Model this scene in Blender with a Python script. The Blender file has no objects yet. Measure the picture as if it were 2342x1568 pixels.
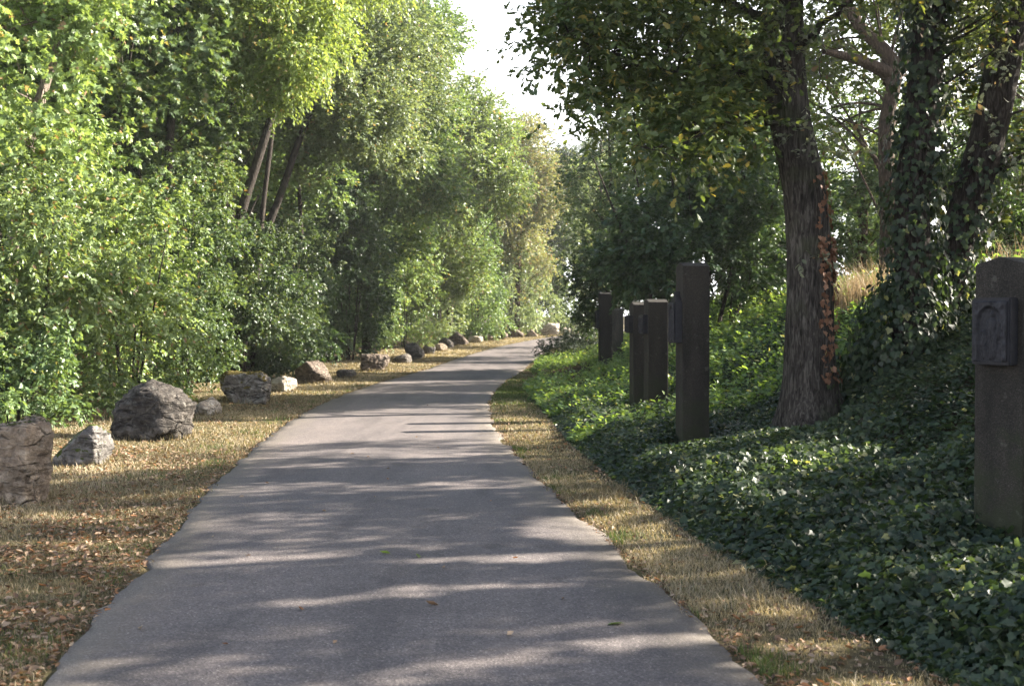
import bpy, math, random
import numpy as np
from mathutils import Vector

# ------------------------------------------------------------------ basics
scene = bpy.context.scene
COL = scene.collection
F, HY, CX, EYE = 2732.0, 735.0, 1171.0, 1.6        # lens of the photograph, measured on a 2342 px wide view
rng = np.random.default_rng(7)
HAZE = .00042

def W(px, py, Y):
    """world point seen at (px, py) at distance Y"""
    return np.array([(px - CX) / F * Y, Y, EYE + (HY - py) / F * Y])

def nrm(a):
    return a / np.maximum(np.linalg.norm(a, axis=-1, keepdims=True), 1e-9)

def sstep(x, a, b):
    t = np.clip((x - a) / (b - a), 0, 1)
    return t * t * (3 - 2 * t)

def hash3(ix, iy, iz, seed=0):
    h = (ix * 374761393 + iy * 668265263 + iz * 2147483647 + seed * 1274126177).astype(np.int64) & 0xffffffff
    h = ((h ^ (h >> 13)) * 1274126177) & 0xffffffff
    h = ((h ^ (h >> 16)) * 2246822519) & 0xffffffff
    return ((h ^ (h >> 15)) & 0xffffff) / float(0xffffff)

def vnoise(p, seed=0):
    p = np.asarray(p, float)
    i = np.floor(p).astype(np.int64)
    f = p - i
    f = f * f * (3 - 2 * f)
    out = 0
    for dx in (0, 1):
        for dy in (0, 1):
            for dz in (0, 1):
                w = (f[:, 0] if dx else 1 - f[:, 0]) * (f[:, 1] if dy else 1 - f[:, 1]) * (f[:, 2] if dz else 1 - f[:, 2])
                out = out + w * hash3(i[:, 0] + dx, i[:, 1] + dy, i[:, 2] + dz, seed)
    return out * 2 - 1

def fbm(p, octv=4, seed=0, gain=.5):
    p = np.asarray(p, float)
    s, a, out = 1.0, 1.0, 0
    for k in range(octv):
        out = out + a * vnoise(p * s, seed + k * 17)
        s *= 2.03
        a *= gain
    return out

# ------------------------------------------------------------------ the lie of the land
CY = np.array([-40, -10, 0, 4, 8, 11.5, 15.9, 20.3, 25, 28.3, 36.4, 49.6, 60, 68.5, 75.5, 85, 100, 130, 180.])
CXC = np.array([3.5, 1.5, .22, -.33, -.83, -1.28, -1.70, -1.95, -1.99, -1.86, -1.25, -.40, .70, 2.10, 3.55, 6.2, 11.5, 24, 46.])
HW = 1.58
def _cubic(x, xs, ys):
    m = np.gradient(ys, xs)
    i = np.clip(np.searchsorted(xs, x) - 1, 0, len(xs) - 2)
    h = xs[i + 1] - xs[i]
    t = np.clip((x - xs[i]) / h, 0, 1)
    return ((2*t**3 - 3*t**2 + 1) * ys[i] + (t**3 - 2*t**2 + t) * h * m[i] + (-2*t**3 + 3*t**2) * ys[i+1] + (t**3 - t**2) * h * m[i+1])
def pc(Y):
    return _cubic(np.asarray(Y, float), CY, CXC)
def ivy_line(Y):
    Y = np.asarray(Y, float)
    off = np.interp(Y, [0, 5, 8, 13, 19.5, 26, 34, 42, 60], [.95, .95, .76, .9, 1.08, .8, .5, .25, .2])
    return pc(Y) + HW + off
def rise(Y):
    Y = np.minimum(np.asarray(Y, float), 150)
    return .02 * (np.sqrt((Y - 50) ** 2 + 225) + (Y - 50)) / 2
def gz(X, Y):
    X = np.asarray(X, float); Y = np.asarray(Y, float)
    s = X - ivy_line(Y)
    bank = np.interp(s, [-.3, 0, .6, 2.2, 5.2, 8, 400], [0, .0, .03, .33, 1.85, 2.25, 2.6])
    damp = np.interp(Y, [-20, -4, 2, 200], [.5, .7, 1, 1])
    left = np.interp(X - pc(Y), [-400, -60, -7, -2.4], [1.5, .5, .06, 0])
    und = .035 * np.sin(X * 1.3 + .7 * Y) * np.sin(Y * .83 + 1) * np.clip(np.abs(X - pc(Y)) - HW, 0, 1.5) / 1.5
    return rise(Y) + bank * damp + left + und

# ------------------------------------------------------------------ mesh helpers
def build(name, V, faces, mat, parent=None, attrs=None, smooth=False, uv=None):
    """link one mesh object; faces is a list of (n,k) index arrays"""
    me = bpy.data.meshes.new(name)
    V = np.asarray(V, np.float32)
    faces = [np.asarray(f, np.int32) for f in faces if len(f)]
    me.vertices.add(len(V))
    me.vertices.foreach_set('co', V.ravel())
    flat = np.concatenate([f.ravel() for f in faces])
    tot = np.concatenate([np.full(len(f), f.shape[1], np.int32) for f in faces])
    start = np.concatenate([[0], np.cumsum(tot)[:-1]]).astype(np.int32)
    me.loops.add(len(flat))
    me.loops.foreach_set('vertex_index', flat)
    me.polygons.add(len(tot))
    me.polygons.foreach_set('loop_start', start)
    if smooth:
        me.polygons.foreach_set('use_smooth', np.ones(len(tot), bool))
    me.update(calc_edges=True)
    for k, a in (attrs or {}).items():
        at = me.attributes.new(k, 'FLOAT', 'POINT')
        at.data.foreach_set('value', np.asarray(a, np.float32))
    if mat is not None:
        me.materials.append(mat)
    o = bpy.data.objects.new(name, me)
    COL.objects.link(o)
    if parent is not None:
        o.parent = parent
    return o

def tag(o, label=None, cat=None, group=None, kind=None):
    if label: o['label'] = label
    if cat: o['category'] = cat
    if group: o['group'] = group
    if kind: o['kind'] = kind
    return o

def thing(name, label, cat, loc=(0, 0, 0), rz=0, group=None):
    o = bpy.data.objects.new(name, None)
    COL.objects.link(o)
    o.empty_display_size = .2
    o.location = [float(c) for c in loc]
    o.rotation_euler = (0, 0, rz)
    return tag(o, label, cat, group, 'thing')

def dup(root, loc, rz, sc=1.0, label=None, group=None):
    c = root.copy(); COL.objects.link(c)
    c.location = [float(v) for v in loc]; c.rotation_euler = (0, 0, rz)
    c.scale = (sc, sc, sc) if np.isscalar(sc) else sc
    if label: c['label'] = label
    if group: c['group'] = group
    for ch in list(root.children):
        d = ch.copy(); COL.objects.link(d); d.parent = c
        for g in list(ch.children):
            e = g.copy(); COL.objects.link(e); e.parent = d
    return c

def tube(P, R, seg=8, cap=True):
    P = np.asarray(P, float); R = np.asarray(R, float)
    n = len(P)
    T = nrm(np.gradient(P, axis=0))
    ref = np.array([0, 0, 1.]) if abs(T[0, 2]) < .9 else np.array([1., 0, 0])
    X = nrm(np.cross(np.broadcast_to(ref, T.shape), T))
    Yv = np.cross(T, X)
    a = np.arange(seg) / seg * 2 * math.pi
    V = P[:, None] + R[:, None, None] * (np.cos(a)[None, :, None] * X[:, None] + np.sin(a)[None, :, None] * Yv[:, None])
    i = np.arange(n - 1)[:, None] * seg
    j = np.arange(seg)[None]
    j2 = (j + 1) % seg
    q = np.stack([i + j, i + j2, i + seg + j2, i + seg + j], -1).reshape(-1, 4)
    return V.reshape(-1, 3), q

class MB:
    def __init__(s): s.V = []; s.Q = []; s.T = []; s.n = 0
    def add(s, V, Q=None, T=None):
        if Q is not None and len(Q): s.Q.append(np.asarray(Q) + s.n)
        if T is not None and len(T): s.T.append(np.asarray(T) + s.n)
        s.V.append(np.asarray(V)); s.n += len(V)
    def out(s):
        f = []
        if s.Q: f.append(np.concatenate(s.Q))
        if s.T: f.append(np.concatenate(s.T))
        return np.concatenate(s.V), f

def bez(a, b, c, n):
    t = np.linspace(0, 1, n)[:, None]
    return (1 - t) ** 2 * a + 2 * t * (1 - t) * b + t * t * c

# leaf templates: (verts, tris); x across, y along, z up
def tri(l): return np.array(l, np.int32)
LEAF = {}
LEAF['simple'] = (np.array([[0, 0, 0], [-.28, .42, .07], [.28, .42, .07], [0, .45, 0], [0, 1, -.10]]), tri([[0, 3, 1], [0, 2, 3], [1, 3, 4], [3, 2, 4]]))
LEAF['ovate'] = (np.array([[0, 0, 0], [-.25, .28, .06], [.25, .28, .06], [0, .33, 0], [-.21, .65, .03], [.21, .65, .03], [0, .68, -.03], [0, 1, -.15]]),
                 tri([[0, 3, 1], [0, 2, 3], [1, 3, 6], [1, 6, 4], [3, 2, 5], [3, 5, 6], [4, 6, 7], [6, 5, 7]]))
LEAF['narrow'] = (np.array([[0, 0, 0], [-.17, .42, .05], [.17, .42, .05], [0, .45, 0], [0, 1, -.15]]), LEAF['simple'][1])
def fan(half, c=(0, .33, -.02)):
    """a lobed leaf: right half outline from base to tip, mirrored, fanned about c"""
    r = [(x, y, z) for x, y, z in half]
    l = [(-x, y, z) for x, y, z in half[1:-1]][::-1]
    ring = r + l
    V = np.array([c] + ring, float)
    n = len(ring)
    return V, tri([[0, 1 + i, 1 + (i + 1) % n] for i in range(n)])
LEAF['ivy'] = fan([(0, .08, 0), (.22, -.04, .03), (.36, .10, .04), (.34, .24, .03), (.50, .42, .08), (.27, .56, .03), (.14, .80, -.02), (0, .98, -.10)])
LEAF['oak'] = fan([(0, 0, 0), (.10, .16, .02), (.20, .26, .05), (.13, .36, .02), (.30, .50, .07), (.19, .60, .03), (.27, .74, .05), (.13, .86, .0), (0, 1, -.10)], (0, .5, -.02))
LEAF['maple'] = fan([(0, .05, 0), (.26, -.02, .02), (.18, .16, 0), (.55, .30, .05), (.26, .42, .02), (.36, .66, .05), (.12, .60, .0), (0, 1, -.08)], (0, .3, -.02))

def leaves_mesh(pos, ax, nz, size, kind):
    """pos, ax (along), nz (normal) are (N,3); returns verts, tris"""
    tv, tf = LEAF[kind]
    ax = nrm(ax)
    x = nrm(np.cross(ax, nz))
    z = np.cross(x, ax)
    s = np.asarray(size)[:, None, None]
    V = pos[:, None] + s * (tv[None, :, 0:1] * x[:, None] + tv[None, :, 1:2] * ax[:, None] + tv[None, :, 2:3] * z[:, None])
    N, k = len(pos), len(tv)
    T = (np.arange(N) * k)[:, None, None] + tf[None]
    return V.reshape(-1, 3), T.reshape(-1, 3), k

def sprays(r, P, D, L, n, size, droop=.25, spread=.75, upb=.8, noise=.5, hang=.25):
    """leafy twigs: origins P, directions D, lengths L, n leaves each"""
    S = len(P)
    t = np.linspace(.12, 1, n)[None, :, None]
    pos = P[:, None] + D[:, None] * (L[:, None, None] * t)
    pos[..., 2] -= droop * L[:, None] * (t[..., 0] ** 2)
    pos += r.normal(0, .012, pos.shape)
    up = np.array([0, 0, 1.])
    side = nrm(np.cross(D, up) + 1e-4)
    sg = np.where(np.arange(n) % 2 == 0, 1., -1.)[None, :, None]
    ax = D[:, None] * .7 + side[:, None] * sg * spread + r.normal(0, .35, (S, n, 3))
    ax[..., 2] -= hang
    nz = up * upb + D[:, None] * .25 + r.normal(0, noise, (S, n, 3))
    sz = size * r.uniform(.5, 1.35, (S, n))
    return pos.reshape(-1, 3), ax.reshape(-1, 3), nz.reshape(-1, 3), sz.reshape(-1)

def fill_ellipsoids(r, ells):
    """ells: (cx,cy,cz, rx,ry,rz, n, clump radius) -> array of clumps (x,y,z,r)"""
    out = []
    for (cx, cy, cz, rx, ry, rz, n, cr) in ells:
        d = nrm(r.normal(0, 1, (n, 3)))
        q = r.uniform(.35, 1, n) ** (1 / 2.2)
        p = d * q[:, None] * np.array([rx, ry, rz]) + np.array([cx, cy, cz])
        out.append(np.concatenate([p, (cr * r.uniform(.7, 1.3, n))[:, None]], 1))
    return np.concatenate(out)

def crown_arrays(r, clumps, size, lam=3.0, n=13, kind='simple', droop=.25, upb=.8, noise=.5, hang=.25, flat=.75, lenf=.6, carve=False):
    cnt = np.maximum(4, (lam * math.pi * clumps[:, 3] ** 2 / (.5 * size ** 2) / n)).astype(int)
    idx = np.repeat(np.arange(len(clumps)), cnt)
    S = len(idx)
    C = clumps[idx, :3]; R = clumps[idx, 3]
    d = nrm(r.normal(0, 1, (S, 3)))
    q = r.uniform(0, 1, S) ** (1 / 2.5) * .8
    P = C + d * (q * R)[:, None] * np.array([1, 1, flat])
    D = d * 1.0 + r.normal(0, .45, (S, 3)); D[:, 2] += .15
    D = nrm(D)
    L = R * lenf * r.uniform(.6, 1.4, S)
    pos, ax, nz, sz = sprays(r, P, D, L, n, size, droop, .75, upb, noise, hang)
    cl = np.repeat(r.uniform(0, 1, len(clumps))[idx], n)
    if carve:
        g = ~in_gap(pos); pos, ax, nz, sz, cl = pos[g], ax[g], nz[g], sz[g], cl[g]
    V, T, k = leaves_mesh(pos, ax, nz, sz, kind)
    rn = r.uniform(0, 1, len(pos))
    return V, T, np.repeat(rn, k), np.repeat(cl, k), (P, D, L)

# light falls through long gaps between the boughs on the right: each gap is a slab that rises along the sun's
# direction from a streak on the ground (x0, y0, x1, y1, ground height, width)
AZ, EL = math.radians(75), math.radians(27)          # sun: clockwise from straight ahead; height
SUN = np.array([math.sin(AZ) * math.cos(EL), math.cos(AZ) * math.cos(EL), math.sin(EL)])
def G(px, py, z=0.0):
    Y = F * (EYE - z) / (py - HY)
    return (px - CX) / F * Y, Y
GAPS = []
for (a, b, c, d, z, wd) in [(2040, 1420, 2340, 1400, .3, .25), (1480, 1150, 1950, 1120, .35, .35), (1850, 1280, 2230, 1262, .3, .2), (270, 1310, 1500, 1288, 0, .30), (530, 1408, 1300, 1350, 0, .20), (850, 1556, 1640, 1476, 0, .20), (300, 1535, 560, 1520, 0, .1), (80, 1545, 300, 1530, 0, .12),
                            (1050, 1146, 1230, 1132, 0, .16), (480, 1140, 620, 1133, 0, .12), (660, 1213, 735, 1210, 0, .12), (560, 1080, 760, 1072, 0, .22), (820, 1100, 1000, 1093, 0, .16), (1000, 1050, 1150, 1046, 0, .25), (600, 1045, 900, 1036, 0, .22), (700, 1015, 1130, 1005, 0, .25),
                            (0, 1125, 240, 1110, 0, .25), (100, 1285, 330, 1262, 0, .18), (0, 1420, 160, 1400, 0, .15),
                            (1340, 1215, 1560, 1205, .05, .25), (1440, 1320, 1760, 1300, .05, .3), (1700, 1480, 1950, 1462, .05, .16),
                            (430, 945, 640, 930, .2, .7), (190, 1040, 300, 1030, .3, .35), (0, 1075, 110, 1070, .35, .25), (1700, 1225, 2230, 1198, .35, .30), (1380, 1085, 1750, 1060, .3, .5), (1600, 1010, 2120, 930, .7, .7), (1950, 1340, 2300, 1320, .3, .2), (1900, 900, 2240, 860, 1.1, .45)]:
    GAPS.append((*G(a, b, z), *G(c, d, z), z, wd))
def in_gap(P):
    m = np.zeros(len(P), bool)
    for (x0, y0, x1, y1, z, wd) in GAPS:
        a = np.array([x0, y0, z]); e = np.array([x1 - x0, y1 - y0, 0]); ln = np.linalg.norm(e); e = e / ln
        q = P - a
        u = q[:, 2] / SUN[2]                         # slide every point down the light onto the streak's level
        g = q - u[:, None] * SUN
        t = g @ e; w = g[:, 0] * -e[1] + g[:, 1] * e[0]
        wob = 1 + .45 * np.sin(t * 3.1 + x0 * 5) + .3 * np.sin(t * 7.7 + y0)
        end = np.clip(np.minimum(t + .1, ln + .1 - t) / .35, 0, 1)
        m |= (np.abs(w + .05 * np.sin(t * 4.3)) < wd * .5 * wob * end) & (u > 1.2)
    return m

# ------------------------------------------------------------------ materials
def new_mat(name):
    m = bpy.data.materials.new(name); m.use_nodes = True
    nt = m.node_tree; nt.nodes.clear()
    return m, nt
def nd(nt, typ, **kw):
    n = nt.nodes.new(typ)
    for k, v in kw.items():
        if hasattr(n, k): setattr(n, k, v)
        else: n.inputs[k].default_value = v
    return n
def lk(nt, a, b): nt.links.new(a, b)
def ramp(nt, fac, stops, interp='LINEAR'):
    n = nt.nodes.new('ShaderNodeValToRGB')
    n.color_ramp.interpolation = interp
    e = n.color_ramp.elements
    while len(e) > 1: e.remove(e[0])
    e[0].position = stops[0][0]; e[0].color = (*stops[0][1], 1)
    for p, c in stops[1:]:
        x = e.new(p); x.color = (*c, 1)
    lk(nt, fac, n.inputs[0])
    return n.outputs[0]
def mixc(nt, fac, a, b, mode='MIX'):
    n = nt.nodes.new('ShaderNodeMix'); n.data_type = 'RGBA'; n.blend_type = mode
    for s, v in ((n.inputs[0], fac), (n.inputs[6], a), (n.inputs[7], b)):
        if isinstance(v, (int, float)): s.default_value = v
        elif isinstance(v, tuple): s.default_value = (*v, 1)
        else: lk(nt, v, s)
    return n.outputs[2]
def math_(nt, op, a, b=None, c=None, clamp=False):
    n = nt.nodes.new('ShaderNodeMath'); n.operation = op; n.use_clamp = clamp
    for i, v in enumerate((a, b, c)):
        if v is None: continue
        if isinstance(v, (int, float)): n.inputs[i].default_value = v
        else: lk(nt, v, n.inputs[i])
    return n.outputs[0]
def noise_(nt, vec, scale, detail=4, rough=.55, dist=0):
    n = nt.nodes.new('ShaderNodeTexNoise')
    n.inputs['Scale'].default_value = scale; n.inputs['Detail'].default_value = detail
    n.inputs['Roughness'].default_value = rough; n.inputs['Distortion'].default_value = dist
    if vec is not None: lk(nt, vec, n.inputs['Vector'])
    return n.outputs[0]
def mapping(nt, vec, scale=(1, 1, 1), rot=(0, 0, 0)):
    n = nt.nodes.new('ShaderNodeMapping')
    n.inputs['Scale'].default_value = scale; n.inputs['Rotation'].default_value = rot
    lk(nt, vec, n.inputs['Vector'])
    return n.outputs[0]
def coords(nt, which='Object'):
    return nt.nodes.new('ShaderNodeTexCoord').outputs[which]
def attr(nt, name):
    n = nt.nodes.new('ShaderNodeAttribute'); n.attribute_name = name
    return n.outputs['Fac']
def bump_(nt, h, strength, dist):
    n = nt.nodes.new('ShaderNodeBump'); n.inputs['Strength'].default_value = strength; n.inputs['Distance'].default_value = dist
    lk(nt, h, n.inputs['Height'])
    return n.outputs[0]
def finish(nt, col, rough=.8, spec=.3, normal=None):
    p = nt.nodes.new('ShaderNodeBsdfPrincipled')
    if isinstance(col, tuple): p.inputs['Base Color'].default_value = (*col, 1)
    else: lk(nt, col, p.inputs['Base Color'])
    if isinstance(rough, (int, float)): p.inputs['Roughness'].default_value = rough
    else: lk(nt, rough, p.inputs['Roughness'])
    p.inputs['Specular IOR Level'].default_value = spec
    if normal is not None: lk(nt, normal, p.inputs['Normal'])
    o = nt.nodes.new('ShaderNodeOutputMaterial')
    lk(nt, p.outputs[0], o.inputs[0])
    return p

def leaf_mat(name, dark, mid, light, turn=None, turn_amt=.0, rough=.42, spec=.45, trans=.42, tcol=(1.35, 1.25, .55), objvar=.25, sat=.82, gain=1.0):
    """a leaf: reflects from its face, lets some light through; colour differs leaf by leaf and bough by bough"""
    m, nt = new_mat(name)
    def soft(c, k=sat):
        if c is None: return None
        l = .3 * c[0] + .6 * c[1] + .1 * c[2]
        return tuple(gain * (l + (v - l) * k) for v in c)
    dark, mid, light, turn = soft(dark), soft(mid), soft(light), soft(turn)
    rn, cl = attr(nt, 'rnd'), attr(nt, 'cl')
    f = math_(nt, 'ADD', math_(nt, 'MULTIPLY', rn, .6), math_(nt, 'MULTIPLY', cl, .4))
    col = ramp(nt, f, [(.12, dark), (.5, mid), (.88, light)])
    if turn:
        x = math_(nt, 'ADD', math_(nt, 'MULTIPLY', rn, .55), math_(nt, 'MULTIPLY', cl, .45))
        sel = math_(nt, 'GREATER_THAN', math_(nt, 'FRACT', math_(nt, 'MULTIPLY', x, 7.31)), 1 - turn_amt)
        col = mixc(nt, sel, col, turn)
    if objvar:
        oi = nt.nodes.new('ShaderNodeObjectInfo')
        v = math_(nt, 'MULTIPLY_ADD', oi.outputs['Random'], objvar * 2, 1 - objvar)
        h = nt.nodes.new('ShaderNodeHueSaturation')
        lk(nt, v, h.inputs['Value']); lk(nt, col, h.inputs['Color'])
        col = h.outputs[0]
    p = nt.nodes.new('ShaderNodeBsdfPrincipled')
    lk(nt, col, p.inputs['Base Color'])
    p.inputs['Roughness'].default_value = rough
    p.inputs['Specular IOR Level'].default_value = spec
    t = nt.nodes.new('ShaderNodeBsdfTranslucent')
    lk(nt, mixc(nt, 1.0, col, tcol, 'MULTIPLY'), t.inputs[0])
    mx = nt.nodes.new('ShaderNodeMixShader'); mx.inputs[0].default_value = trans
    lk(nt, p.outputs[0], mx.inputs[1]); lk(nt, t.outputs[0], mx.inputs[2])
    o = nt.nodes.new('ShaderNodeOutputMaterial'); lk(nt, mx.outputs[0], o.inputs[0])
    return m

def bark_mat(name, a, b, c, moss=None, moss_amt=.5):
    m, nt = new_mat(name)
    co = coords(nt)
    st = mapping(nt, co, (15, 15, 2.6))
    n1 = noise_(nt, st, 2.2, 6, .62, .9)
    n2 = noise_(nt, co, 1.7, 3)
    n3 = noise_(nt, co, 45, 3)
    col = ramp(nt, n1, [(.36, a), (.5, b), (.64, c)])
    col = mixc(nt, math_(nt, 'MULTIPLY', n3, .35), col, (.02, .018, .015))
    if moss:
        k = ramp(nt, n2, [(moss_amt, (0, 0, 0)), (moss_amt + .15, (1, 1, 1))])
        col = mixc(nt, math_(nt, 'MULTIPLY', k, .6), col, moss)
    finish(nt, col, .9, .2, bump_(nt, n1, 1.0, .045))
    return m

M = {}
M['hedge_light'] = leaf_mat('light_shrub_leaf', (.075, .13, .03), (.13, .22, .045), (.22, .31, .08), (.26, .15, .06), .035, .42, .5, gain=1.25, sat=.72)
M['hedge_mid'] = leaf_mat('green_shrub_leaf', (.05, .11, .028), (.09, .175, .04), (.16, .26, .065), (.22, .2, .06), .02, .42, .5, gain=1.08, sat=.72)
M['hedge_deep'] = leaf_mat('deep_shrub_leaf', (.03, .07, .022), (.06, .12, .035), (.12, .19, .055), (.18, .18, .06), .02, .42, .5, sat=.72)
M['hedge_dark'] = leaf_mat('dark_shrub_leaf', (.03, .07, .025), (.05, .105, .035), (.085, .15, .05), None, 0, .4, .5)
M['yellow_green'] = leaf_mat('yellow_green_leaf', (.13, .20, .035), (.19, .28, .055), (.28, .37, .09), (.32, .25, .08), .04, .45, .35, .48, gain=1.0)
M['grey_green'] = leaf_mat('grey_green_leaf', (.08, .13, .055), (.13, .195, .08), (.20, .27, .12), (.28, .18, .09), .02, .42, .5, gain=1.25, sat=.72)
M['tree_green'] = leaf_mat('tree_leaf', (.05, .11, .03), (.09, .175, .04), (.15, .25, .055), (.24, .21, .06), .03, .42, .5, gain=1.08, sat=.72)
M['rusty'] = leaf_mat('rusty_leaf', (.10, .14, .06), (.16, .18, .085), (.23, .24, .12), (.25, .17, .10), .12, .5, .35)
M['oak_leaf'] = leaf_mat('oak_leaf', (.035, .07, .022), (.07, .115, .03), (.125, .17, .045), (.28, .24, .045), .055, .42, .4, .42, (1.4, 1.25, .4))
M['hazel'] = leaf_mat('hazel_leaf', (.026, .06, .022), (.045, .095, .03), (.085, .145, .045), None, 0, .4, .45, .38)
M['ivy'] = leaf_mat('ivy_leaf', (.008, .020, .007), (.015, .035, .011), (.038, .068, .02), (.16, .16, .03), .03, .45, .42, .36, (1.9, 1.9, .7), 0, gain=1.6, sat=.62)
M['weed'] = leaf_mat('weed_leaf', (.05, .11, .022), (.10, .19, .035), (.18, .28, .06), (.26, .26, .07), .04, .45, .4, .45, (1.6, 1.5, .5), 0, gain=1.25, sat=.75)
M['pale_sprout'] = leaf_mat('pale_sprout_leaf', (.09, .11, .06), (.16, .18, .11), (.26, .28, .19), (.24, .15, .07), .06, .5, .4, .3, (1.2, 1.2, .7), 0)
M['dead_leaf'] = leaf_mat('dead_leaf', (.11, .048, .022), (.21, .095, .045), (.32, .17, .095), None, 0, .6, .25, .25, (1.4, 1, .5), 0)
M['litter'] = leaf_mat('litter_leaf', (.08, .045, .026), (.24, .14, .075), (.46, .33, .21), (.34, .15, .05), .14, .6, .25, .15, (1.3, 1, .5), 0)
M['juniper'] = leaf_mat('low_shrub_leaf', (.025, .045, .022), (.04, .07, .035), (.075, .11, .055), None, 0, .5, .35, .2)
M['grass'] = leaf_mat('grass_blade', (.12, .095, .048), (.29, .23, .13), (.46, .375, .24), (.08, .10, .035), .10, .55, .25, .3, (1.2, 1.1, .6), 0)
M['grass_green'] = leaf_mat('green_grass_blade', (.04, .07, .015), (.08, .13, .025), (.16, .17, .05), None, 0, .5, .3, .35, (1.2, 1.2, .5), 0)
M['straw'] = leaf_mat('straw_blade', (.2, .14, .07), (.33, .24, .12), (.48, .37, .22), None, 0, .6, .2, .3, (1.1, 1, .8), 0)
M['bark_grey'] = bark_mat('grey_bark', (.014, .012, .010), (.055, .047, .040), (.125, .112, .097), (.05, .06, .025), .55)
M['bark_dark'] = bark_mat('dark_bark', (.014, .011, .009), (.04, .032, .026), (.085, .07, .06), (.03, .04, .015), .6)
M['bark_pale'] = bark_mat('pale_bark', (.09, .07, .055), (.2, .16, .13), (.34, .29, .24))
M['bark_brown'] = bark_mat('brown_bark', (.03, .02, .014), (.075, .05, .034), (.14, .10, .068))

def asphalt():
    m, nt = new_mat('weathered_asphalt')
    co = coords(nt)
    v = nt.nodes.new('ShaderNodeTexVoronoi'); v.inputs['Scale'].default_value = 115; lk(nt, co, v.inputs['Vector'])
    sep = nt.nodes.new('ShaderNodeSeparateColor'); lk(nt, v.outputs['Color'], sep.inputs[0])
    grain = ramp(nt, sep.outputs[0], [(.0, (.084, .072, .070)), (.45, (.125, .109, .105)), (.8, (.164, .143, .136)), (.97, (.217, .19, .176)), (1, (.34, .305, .285))])
    big = noise_(nt, co, .55, 5, .6)
    med = noise_(nt, co, 6, 4)
    col = mixc(nt, 1.0, grain, ramp(nt, big, [(.3, (.84, .84, .85)), (.7, (1.1, 1.08, 1.07))]), 'MULTIPLY')
    col = mixc(nt, 1.0, col, ramp(nt, med, [(.3, (.9, .9, .9)), (.7, (1.08, 1.08, 1.08))]), 'MULTIPLY')
    e = attr(nt, 'edge')                                   # soil and dust trodden in along both edges
    ed = math_(nt, 'MULTIPLY', ramp(nt, math_(nt, 'ADD', e, math_(nt, 'MULTIPLY', math_(nt, 'SUBTRACT', med, .5), .5)), [(.72, (0, 0, 0)), (1, (1, 1, 1))]), .6)
    col = mixc(nt, ed, col, (.14, .12, .09))
    tr = ramp(nt, noise_(nt, mapping(nt, co, (1.6, .22, 1)), 1.0, 4, .6, .4), [(.36, (.76, .76, .77)), (.5, (1, 1, 1)), (.66, (1.18, 1.16, 1.13))])
    col = mixc(nt, 1.0, col, tr, 'MULTIPLY')
    st = ramp(nt, noise_(nt, co, 1.9, 3, .5, .2), [(.66, (1, 1, 1)), (.72, (.72, .71, .70))])
    col = mixc(nt, 1.0, col, st, 'MULTIPLY')
    # hairline cracks
    vc = nt.nodes.new('ShaderNodeTexVoronoi'); vc.feature = 'DISTANCE_TO_EDGE'; vc.inputs['Scale'].default_value = .35
    wob = nt.nodes.new('ShaderNodeVectorMath'); wob.operation = 'ADD'
    nz = nt.nodes.new('ShaderNodeTexNoise'); nz.inputs['Scale'].default_value = 2.5; nz.inputs['Detail'].default_value = 6; lk(nt, co, nz.inputs['Vector'])
    lk(nt, co, wob.inputs[0]); lk(nt, nz.outputs['Color'], wob.inputs[1]); lk(nt, wob.outputs[0], vc.inputs['Vector'])
    crack = ramp(nt, vc.outputs['Distance'], [(0, (.5, .5, .5)), (.004, (0, 0, 0))])
    col = mixc(nt, math_(nt, 'MULTIPLY', crack, ramp(nt, noise_(nt, co, .4, 2), [(.56, (0, 0, 0)), (.6, (1, 1, 1))])), col, (.04, .038, .036))
    finish(nt, col, .72, .35, bump_(nt, math_(nt, 'ADD', v.outputs['Distance'], noise_(nt, co, 60, 3)), .45, .006))
    return m
M['asphalt'] = asphalt()

def ground_mat():
    m, nt = new_mat('dry_verge_soil')
    co = coords(nt)
    n1 = noise_(nt, co, 1.1, 5, .6)
    n2 = noise_(nt, co, 14, 5, .65)
    n3 = noise_(nt, co, 90, 4, .6)
    col = ramp(nt, n2, [(.3, (.055, .045, .028)), (.5, (.13, .105, .055)), (.7, (.23, .18, .10))])
    col = mixc(nt, math_(nt, 'MULTIPLY', ramp(nt, n1, [(.45, (0, 0, 0)), (.62, (1, 1, 1))]), .55), col, (.07, .085, .03))
    col = mixc(nt, math_(nt, 'MULTIPLY', n3, .4), col, (.04, .03, .02))
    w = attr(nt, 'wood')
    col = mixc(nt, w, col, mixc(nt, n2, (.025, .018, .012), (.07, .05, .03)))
    finish(nt, col, .95, .1, bump_(nt, math_(nt, 'ADD', n2, n3), .7, .03))
    return m
M['ground'] = ground_mat()

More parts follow.
